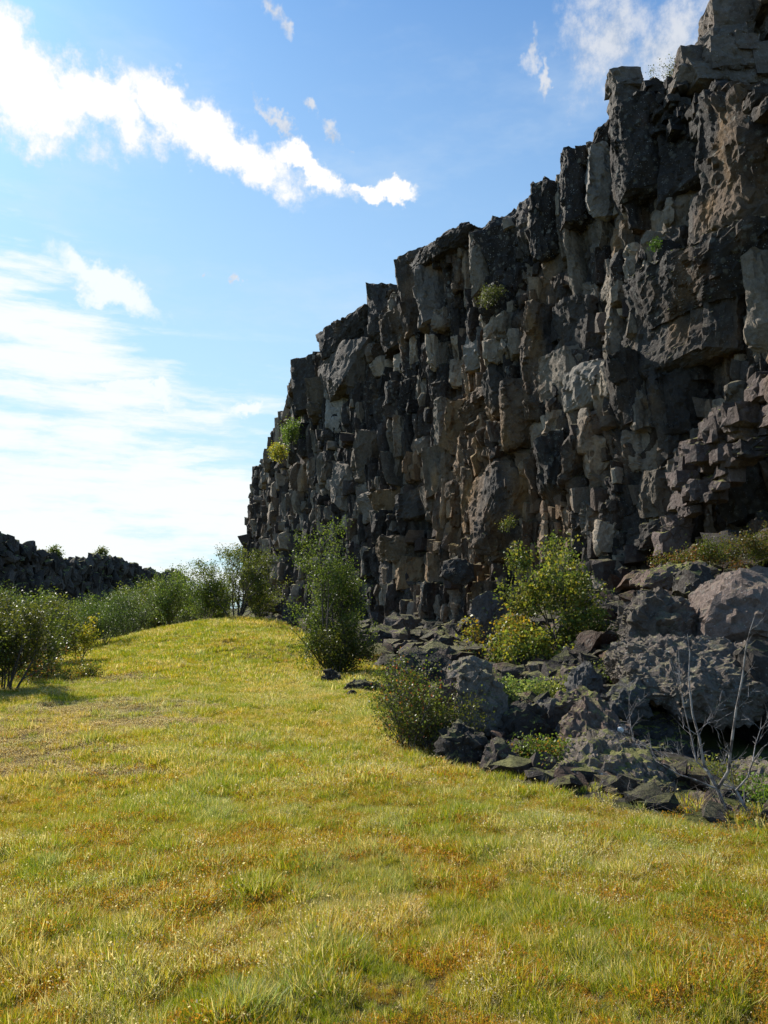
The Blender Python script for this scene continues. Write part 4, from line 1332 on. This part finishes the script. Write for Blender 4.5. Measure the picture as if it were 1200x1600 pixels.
place('shrub', 'low ochre-leaved shrub on the bank below the yellow sapling', 'shrub',
      plant_meshes(53, 0.5, 12, 1.0, 1600, 0.045, YELLOWS[:2] + OLIVE + ORANGE[:1], None, 0.006, 2, 0.06, (4, 7), 0.2, 0.25, (0.4, 0.65), 0.4), on_ground(128, 18.0))
place('shrub', 'orange-tinged low shrub next to the dark birch bush', 'shrub',
      plant_meshes(54, 0.8, 10, 0.8, 2400, 0.045, OLIVE + ORANGE + GREENS[:2], None, 0.008, 2, 0.06, (4, 7), 0.2, 0.25, (0.4, 0.65), 0.4), on_ground(68, 16.6))

# thicket: copies of five bushes
thick = [plant_meshes(60 + i, 2.3, 9, 0.55, 7000, 0.062, p, None, 0.022, 2, 0.10, (6, 9), 0.25, 0.25, (0.4, 0.6), 0.3, start=0.1)
         for i, p in enumerate((GREENS, GREENS + [(0.16, 0.2, 0.1)], [(0.05, 0.08, 0.014), (0.075, 0.11, 0.02)], GREENS + OLIVE[:2], [(0.12, 0.145, 0.06), (0.08, 0.11, 0.03), (0.06, 0.085, 0.02)]))]
TH = [(-60, 19), (-15, 21), (38, 20), (75, 23), (20, 27), (-40, 28), (60, 30), (105, 29), (150, 33), (95, 36), (30, 36), (190, 38), (135, 41), (225, 42), (60, 44), (175, 47), (255, 43), (240, 52), (110, 54), (300, 50), (-100, 34), (0, 46), (285, 62), (200, 60), (-90, 22), (335, 56), (-150, 27), (160, 28.5), (345, 44), (205, 34.5)]
rgt = np.random.default_rng(5)
for k, (px, d) in enumerate(TH):
    far = d > 35
    top = 932 - (18 if px > 180 else 0) + rgt.uniform(-12, 14)
    loc = on_ground(px, d)
    hgt = EYE + (950 - top) / FPX * d - loc[2]
    place('thicket_bush', 'green birch bush in the far rows of the thicket below the lava ridge' if far else 'green birch bush in the near rows of the thicket left of the mound', 'bush',
          thick[k % 5], loc, float(np.clip(hgt / 2.35, 0.6, 2.2)), rgt.uniform(0, 6), 'thicket bushes, far rows' if far else 'thicket bushes, near rows')

# trees on the far ridge's crest
for (px, py, s, lab) in ((95, 872, 3.6, 'spreading green tree on the higher part of the lava ridge crest'), (166, 874, 3.4, 'small dark green tree on the lower part of the lava ridge crest'), (70, 872, 2.0, 'low pale green bush beside the spreading tree on the ridge')):
    A, dv, pu, pz = RIDGE
    r = ray(px, py); kk = r[0] / r[1]; sdist = (kk * A[1] - A[0]) / (dv[0] - kk * dv[1])
    q = A + dv * sdist
    place('ridge_tree' if s > 2.5 else 'ridge_bush', lab, 'tree' if s > 2.5 else 'bush', plant_meshes(70 + px, s * 0.6, 6, 0.9, 1300, 0.22, OLIVE + GREENS, None, 0.04, 2, 0.2, (5, 8), 0.3), (q[0] - 0.5, q[1], float(np.interp(sdist, pu, pz)) - 0.5))


def on_cliff(px, py, out=0.5):
    u, z = hit(px, py)
    t = wtan(u); n = np.array([-t[1], t[0]]); q = wpos(u) + n * (float(butt(u, z)[0]) + out)
    return (q[0], q[1], z)


place('cliff_shrub', 'green shrub rooted high on the far end of the cliff', 'shrub', plant_meshes(81, 1.9, 8, 0.7, 2600, 0.10, [(0.12, 0.2, 0.03), (0.09, 0.15, 0.03), (0.17, 0.24, 0.04)], None, 0.03, 2, 0.13, (5, 8), 0.2), on_cliff(474, 702, 0.8))
place('cliff_shrub', 'yellow autumn shrub hanging just below the green one on the far cliff end', 'shrub', plant_meshes(82, 1.35, 8, 0.9, 1500, 0.10, [(0.45, 0.36, 0.03), (0.34, 0.36, 0.04), (0.25, 0.30, 0.04)], None, 0.03, 2, 0.13, (5, 8), 0.1), on_cliff(456, 722, 1.0))
place('cliff_shrub', 'dull olive shrub on a ledge in the middle of the cliff face', 'shrub', plant_meshes(83, 0.95, 10, 1.2, 1900, 0.06, [(0.10, 0.12, 0.03), (0.075, 0.09, 0.025)], None, 0.02, 2, 0.09, (5, 8), 0.1), on_cliff(792, 486, 0.9))
place('cliff_shrub', 'tiny bright green plant high on the cliff below the pale outcrop', 'plant', plant_meshes(84, 0.35, 8, 0.9, 500, 0.05, [(0.06, 0.14, 0.02)], None, 0.008, 1, 0.05, (5, 8), 0.1), on_cliff(1060, 398, 1.3))
place('rim_shrub', 'sparse grey-green shrub growing on the rim beside the pale outcrop', 'shrub', plant_meshes(85, 1.35, 9, 0.7, 1900, 0.06, [(0.10, 0.12, 0.05), (0.14, 0.15, 0.07)], None, 0.012, 2, 0.08, (6, 9), 0.2, bark=M_PALE), tuple(at(1062, 148, 25.2)))
place('cliff_shrub', 'small green fern tuft in a crack above the rowan', 'plant', plant_meshes(86, 0.55, 8, 0.8, 500, 0.06, OLIVE, None, 0.01, 1, 0.07, (5, 8), 0.1), on_cliff(838, 830, 1.1))

# the mossy bank of dwarf shrubs at the right
for (px, py, d, s, lab, pal) in ((1150, 862, 17.6, 1.0, 'dark green dwarf shrubs on the mossy bank above the wedge boulder', [(0.05, 0.07, 0.012), (0.09, 0.11, 0.02)]), (1085, 872, 18.0, 0.75, 'olive dwarf shrubs with reddish tips at the lower end of the mossy bank', [(0.14, 0.14, 0.03), (0.2, 0.09, 0.03), (0.10, 0.12, 0.02)]),
                               (1195, 850, 17.2, 1.0, 'rusty green dwarf shrubs where the mossy bank meets the cliff', [(0.07, 0.08, 0.015), (0.12, 0.08, 0.02)])):
    place('dwarf_shrub', lab, 'shrub', plant_meshes(90 + px, 0.55 * s, 26, 1.7, 4200, 0.045, pal, None, 0.008, 1, 0.08, (6, 9), 0.05, 0.3, (0.4, 0.65), 0.9), at(px, py + 12, d))


# bare birch in the right foreground, built from its own limbs
def bare_birch():
    rg = np.random.default_rng(3)
    D = 6.6
    base = at(1150, 1305, D)
    def pl(pts, r0, r1, dy=0.0):
        q = []
        n = len(pts)
        for i, (x, y) in enumerate(pts):
            p = at(x, y, D + dy * i / (n - 1) + rg.normal(0, .015)); q.append(p)
        q = np.array(q)
        return q, np.linspace(r0 * 0.82, r1 * 0.7, n), 0
    L = [pl([(1150, 1312), (1135, 1270), (1122, 1235), (1100, 1195), (1092, 1150), (1082, 1115), (1076, 1060), (1078, 1020), (1074, 990)], 0.023, 0.003, 0.15),
         pl([(1120, 1235), (1138, 1205), (1142, 1170), (1150, 1110), (1160, 1060), (1165, 1015), (1172, 985), (1180, 960)], 0.017, 0.003, -0.25),
         pl([(1105, 1205), (1088, 1190), (1080, 1150), (1070, 1110), (1062, 1060), (1060, 1010)], 0.010, 0.002, 0.3),
         pl([(1118, 1232), (1085, 1218), (1060, 1210), (1035, 1195), (1022, 1180), (1012, 1165)], 0.010, 0.002, 0.1),
         pl([(1188, 1295), (1165, 1262), (1148, 1232), (1130, 1226)], 0.02, 0.010, 0.1),
         pl([(1150, 1235), (1168, 1215), (1176, 1190), (1190, 1170), (1202, 1160)], 0.011, 0.003, -0.2),
         pl([(1147, 1232), (1142, 1200), (1140, 1180), (1136, 1160)], 0.006, 0.002, -0.1),
         pl([(1176, 1190), (1180, 1165), (1188, 1140), (1190, 1120)], 0.006, 0.0015, 0.1),
         pl([(1088, 1145), (1105, 1130), (1125, 1124)], 0.005, 0.0015, 0.1), pl([(1070, 1110), (1060, 1070), (1062, 1050)], 0.004, 0.0012, 0.0),
         pl([(1108, 1205), (1125, 1195), (1140, 1185)], 0.004, 0.0012, -0.1), pl([(1085, 1190), (1068, 1182), (1058, 1168)], 0.004, 0.0012, 0.1),
         pl([(1185, 1285), (1192, 1265), (1202, 1245)], 0.008, 0.003, -0.1)]
    e = link('bare_birch', None, None, tuple(base), label='small leafless birch with forked pale branches in front of the dark hollow', category='tree')
    for j, (P, r, _) in enumerate(L):
        lines, tw = [(P, r, 0)], []
        for _k in range(6):
            i = rg.integers(1, len(P) - 1) if len(P) > 2 else 1
            td = P[i + 1] - P[i]; td /= np.linalg.norm(td)
            s = rg.normal(size=3); s -= s @ td * td; s /= np.linalg.norm(s)
            a = rg.uniform(0.4, 0.9)
            grow(rg, P[i], td * math.cos(a) + s * math.sin(a), rg.uniform(0.10, 0.26), max(0.0016, r[i] * 0.35), 1, 2, lines, tw, 0.35, 0.2, (1, 4), (0.4, 0.8), (0.4, 0.9))
        nm = 'trunk' if j in (0, 4) else 'branch'
        V, F = tube_mesh([(p - base, q) for p, q, l in lines], 7)
        link(nm, new_mesh(nm, V, F, M_PALE, smooth=True), e)


bare_birch()


def dead_twigs():
    """dry fallen twigs along the foot of the mossy boulder"""
    rg = np.random.default_rng(9)
    lines, tw = [], []
    for _ in range(46):
        px = rg.uniform(960, 1150); d = rg.uniform(6.5, 7.2)
        p = np.array(on_ground(px, d)) + [0, 0, 0.05]
        a = rg.uniform(0, 6.28)
        grow(rg, p, (math.cos(a), math.sin(a) * 0.5, rg.uniform(0.0, 0.5)), rg.uniform(0.15, 0.4), 0.003, 1, 2, lines, tw, 0.4, 0.0, (1, 4), (0.4, 0.8))
    V, F = tube_mesh([(p, r) for p, r, l in lines], 4)
    link('fallen_twigs', new_mesh('fallen_twigs', V, F, M_BARK), label='dry grey fallen twigs along the grass edge under the bare birch', category='twigs', kind='stuff')
    for px, y0, dx, lab in ((1035, 1180, -0.8, 'spray of dead grey twigs rising beside the bare birch, over the mossy low rock'), (995, 1165, -0.3, 'thin dead branch sticking up behind the low sloping boulder')):
        lines, tw = [], []
        grow(rg, at(px, y0, 8.0), (dx, 0.1, 0.6), 0.55, 0.006, 0, 2, lines, tw, 0.35, 0.1, (6, 9), (0.4, 0.7))
        V, F = tube_mesh([(p, r) for p, r, l in lines], 5)
        link('dead_branch', new_mesh('dead_branch', V, F, M_PALE), label=lab, category='branch')


dead_twigs()


# ------------------------------------------------------------------ grass
def blade_mesh(seed, n, radius, h0, h1, width, pal, weights, lean=0.5, curl=0.6, head=0.0, hcol=(0.35, 0.27, 0.14)):
    rg = np.random.default_rng(seed)
    a = rg.uniform(0, 2 * math.pi, n); r = radius * np.sqrt(rg.random(n))
    base = np.stack([r * np.cos(a), r * np.sin(a), np.full(n, -0.01)], 1)
    az = a + rg.normal(0, 0.9, n)
    h = rg.uniform(h0, h1, n)
    le = lean * rg.random(n)
    out = np.stack([np.cos(az), np.sin(az), np.zeros(n)], 1)
    up = np.array([0, 0, 1.0])
    face = rg.uniform(0, 2 * math.pi, n)
    side = np.stack([np.cos(face), np.sin(face), np.zeros(n)], 1)
    w = width * rg.uniform(0.6, 1.3, n)
    P = []
    for t, ww in ((0, 0.8), (0.4, 1.0), (0.75, 0.7), (1.0, 0.0)):
        c = base + out * (h * (le * t + curl * le * t * t))[:, None] + up * (h * (t - 0.28 * le * t * t))[:, None]
        if ww > 0:
            P += [c - side * (w * ww / 2)[:, None], c + side * (w * ww / 2)[:, None]]
        else:
            P += [c]
    V = np.stack(P, 1).reshape(-1, 3)
    i = np.arange(n)[:, None] * 7
    Q = np.vstack([i + np.array([[0, 1, 3, 2]]), i + np.array([[2, 3, 5, 4]])])
    Tt = i + np.array([[4, 5, 6]])
    pal = np.array(pal); ww = np.array(weights, float); ww /= ww.sum()
    col = pal[rg.choice(len(pal), n, p=ww)] * rg.uniform(0.75, 1.25, (n, 1))
    C = np.repeat(col[:, None], 7, axis=1)
    dry = np.array([[0.34, 0.26, 0.06]])
    C[:, 6] = C[:, 6] * 0.6 + dry * 0.4
    C = C.reshape(-1, 3)
    faces = [Q, Tt]
    k = int(n * head)
    if k:
        # small leaflets or seed heads near the tips
        tip = V.reshape(n, 7, 3)[:k, 6]
        m = 5
        cc = np.repeat(tip, m, axis=0) + rg.normal(0, 0.008, (k * m, 3)) - np.array([0, 0, 1]) * rg.uniform(0, 0.05, (k * m, 1))
        aa = rg.normal(size=(k * m, 3)); aa /= np.linalg.norm(aa, axis=1)[:, None]
        bb = np.cross(aa, rg.normal(size=(k * m, 3))); bb /= np.linalg.norm(bb, axis=1)[:, None]
        s = 0.011 * rg.uniform(.6, 1.3, (k * m, 1)) * (width / 0.004) ** 0.5
        LV = np.stack([cc, cc + aa * s * .5 + bb * s * .4, cc + aa * s, cc + aa * s * .5 - bb * s * .4], 1).reshape(-1, 3)
        LF = np.arange(k * m * 4).reshape(-1, 4) + len(V)
        V = np.vstack([V, LV]); faces = [np.vstack([Q, LF]), Tt]
        hc = np.array([hcol]) * rg.uniform(0.7, 1.2, (k * m, 1))
        C = np.vstack([C, np.repeat(hc, 4, axis=0)])
    return V, faces, C


GR = (0.13, 0.20, 0.010); YG = (0.29, 0.30, 0.014); YE = (0.46, 0.37, 0.028); ST = (0.62, 0.53, 0.27); OR = (0.42, 0.24, 0.022); PG = (0.30, 0.35, 0.13); BR = (0.075, 0.043, 0.018)
VARS = [  # palette weights over (GR,YG,YE,ST,OR,PG,BR), height, head
    ((2, 5, 3, 1, 0.4, 0, 0.2), (0.05, 0.13), 0), ((1, 5, 5, 1, 1, 0, 0.3), (0.05, 0.12), 0), ((5, 4, 1, 0.5, 0, 1, 0), (0.06, 0.16), 0), ((0.5, 2, 4, 3, 1, 0, 0.6), (0.05, 0.14), 0.12),
    ((2, 3, 3, 2, 3.2, 0, 1.6), (0.04, 0.11), 0.7), ((1, 2, 1.5, 4, 0.5, 1.5, 1), (0.06, 0.17), 0.12), ((1.5, 1, 0.5, 2, 0, 6, 0), (0.07, 0.16), 0), ((0.3, 0.6, 0.6, 1, 1, 0, 6), (0.03, 0.09), 0.3)]


def grass_collection(name, mult, n, radius, width):
    c = bpy.data.collections.new(name)
    for vi, (w, (a, b), hd) in enumerate(VARS):
        for rep in range(2):
            V, F, C = blade_mesh(100 + vi * 7 + rep, n, radius, a * mult * 0.72, b * mult * 0.72, width, (GR, YG, YE, ST, OR, PG, BR), w, lean=0.55, curl=0.75, head=hd, hcol=(0.42, 0.21, 0.03) if vi == 4 else (0.60, 0.52, 0.36))
            o = bpy.data.objects.new('%s_%02d' % (name, vi * 2 + rep), new_mesh(name, V, F, M_GRASS, colors=C))
            c.objects.link(o)
    return c


def variant_field(x, y):
    """which kind of tuft grows where"""
    n = len(x)
    f1 = n2(x * 2.6, y * 2.6, 201, 4); f2 = n2(x * 2.9, y * 2.9, 202, 4); f3 = n2(x * 0.9, y * 0.9, 203, 4); r = rng.random(n)
    v = np.where(r < 0.42, 0, np.where(r < 0.78, 1, 2))
    v = np.where((f1 > 0.12) & (rng.random(n) < 0.7), 2, v)
    v = np.where((f1 < -0.16) & (rng.random(n) < 0.5), 3, v)
    near = np.clip(1.45 - y / 8.0, 0.05, 1)
    v = np.where((f2 > -0.06) & (rng.random(n) < 0.68 * near), 4, v)
    v = np.where(rng.random(n) < 0.08, 5, v)
    v = np.where((f3 > 0.2) & (rng.random(n) < 0.4), 5, v)
    v = np.where(((f2 < -0.26) | (np.hypot((x + 0.15) / 0.4, (y - 5.0) / 0.6) < 1)) & (rng.random(n) < 0.42), 6, v)
    v = np.where((f3 < -0.2) & (rng.random(n) < 0.35), 7, v)
    # browned, trodden ground on the left of the mound
    for cx, cy, ax, ay in BROWN:
        dd = np.hypot((x - cx) / ax, (y - cy) / ay) + 0.7 * f3
        v = np.where((dd < 1.15) & (rng.random(n) < 0.9), 7, v)
    return v * 2 + rng.integers(0, 2, n)


def scatter(name, coll, n, y0, y1, kx, smin, smax, label, extra_x=1.2, zoff=0.0, side=-0.15, thin_left=True):
    y = np.sqrt(rng.uniform(y0 ** 2, y1 ** 2, n * 2))
    x = rng.uniform(-1, 1, n * 2) * (y * kx + extra_x)
    ed = edge_dist(x, y) + 0.25 * n2(x * 1.5, y * 1.5, 77)
    ok = ed < side
    x, y = x[ok][:n], y[ok][:n]
    z = gz(x, y) + zoff
    n = len(x)
    me = bpy.data.meshes.new(name + '_roots')
    me.vertices.add(n)
    me.vertices.foreach_set('co', np.stack([x, y, z], 1).astype(np.float32).ravel())
    v = variant_field(x, y)
    hs = (1 + 0.9 * n2(x * 3.6, y * 3.6, 55, 2)).clip(0.45, 1.6)
    a = me.attributes.new('variant', 'INT', 'POINT'); a.data.foreach_set('value', v.astype(np.int32))
    s = rng.uniform(smin, smax, n) * hs * np.where(v >= 14, 0.75, 1)
    a = me.attributes.new('tuft_scale', 'FLOAT', 'POINT'); a.data.foreach_set('value', s.astype(np.float32))
    rot = np.stack([rng.normal(0, 0.12, n), rng.normal(0, 0.12, n), rng.uniform(0, 6.28, n)], 1)
    a = me.attributes.new('tuft_rot', 'FLOAT_VECTOR', 'POINT'); a.data.foreach_set('vector', rot.astype(np.float32).ravel())
    ng = bpy.data.node_groups.new(name, 'GeometryNodeTree')
    ng.interface.new_socket('Geometry', in_out='INPUT', socket_type='NodeSocketGeometry')
    ng.interface.new_socket('Geometry', in_out='OUTPUT', socket_type='NodeSocketGeometry')
    N = ng.nodes; Lk = ng.links
    gi, go = N.new('NodeGroupInput'), N.new('NodeGroupOutput')
    ci = N.new('GeometryNodeCollectionInfo'); ci.inputs['Collection'].default_value = coll
    ci.inputs['Separate Children'].default_value = True; ci.inputs['Reset Children'].default_value = True
    ip = N.new('GeometryNodeInstanceOnPoints'); ip.inputs['Pick Instance'].default_value = True
    def na(nm, t):
        q = N.new('GeometryNodeInputNamedAttribute'); q.data_type = t; q.inputs['Name'].default_value = nm
        return [o for o in q.outputs if o.enabled and o.name == 'Attribute'][0]
    Lk.new(gi.outputs[0], ip.inputs['Points']); Lk.new(ci.outputs[0], ip.inputs['Instance'])
    Lk.new(na('variant', 'INT'), ip.inputs['Instance Index'])
    e2r = N.new('FunctionNodeEulerToRotation'); Lk.new(na('tuft_rot', 'FLOAT_VECTOR'), e2r.inputs[0]); Lk.new(e2r.outputs[0], ip.inputs['Rotation'])
    Lk.new(na('tuft_scale', 'FLOAT'), ip.inputs['Scale'])
    Lk.new(ip.outputs[0], go.inputs[0])
    o = link(name, me, kind='stuff', label=label, category='grass')
    md = o.modifiers.new('grow', 'NODES'); md.node_group = ng
    return o


cA = grass_collection('near_tuft', 0.82, 44, 0.036, 0.0023)
cB = grass_collection('middle_tuft', 0.88, 44, 0.065, 0.0038)
cC = grass_collection('far_tuft', 1.0, 44, 0.14, 0.009)
scatter('meadow_grass', cA, 88000, 1.6, 7.5, 0.55, 0.6, 1.25, 'yellow-green and rust tufted meadow grass nearest the viewer', 2.8)
scatter('middle_grass', cB, 52000, 7.0, 17, 0.55, 0.7, 1.3, 'sunlit yellow-green grass on the flat before the mound', 2.8)
scatter('mound_grass', cC, 38000, 16, 44, 0.50, 0.7, 1.3, 'bright yellow-green grass covering the rounded mound', 3.0)
scatter('shade_grass', cB, 9500, 5.0, 24, 0.75, 0.6, 1.2, 'sparse grass growing between the boulders', 0.3, 0.0, 0.8)
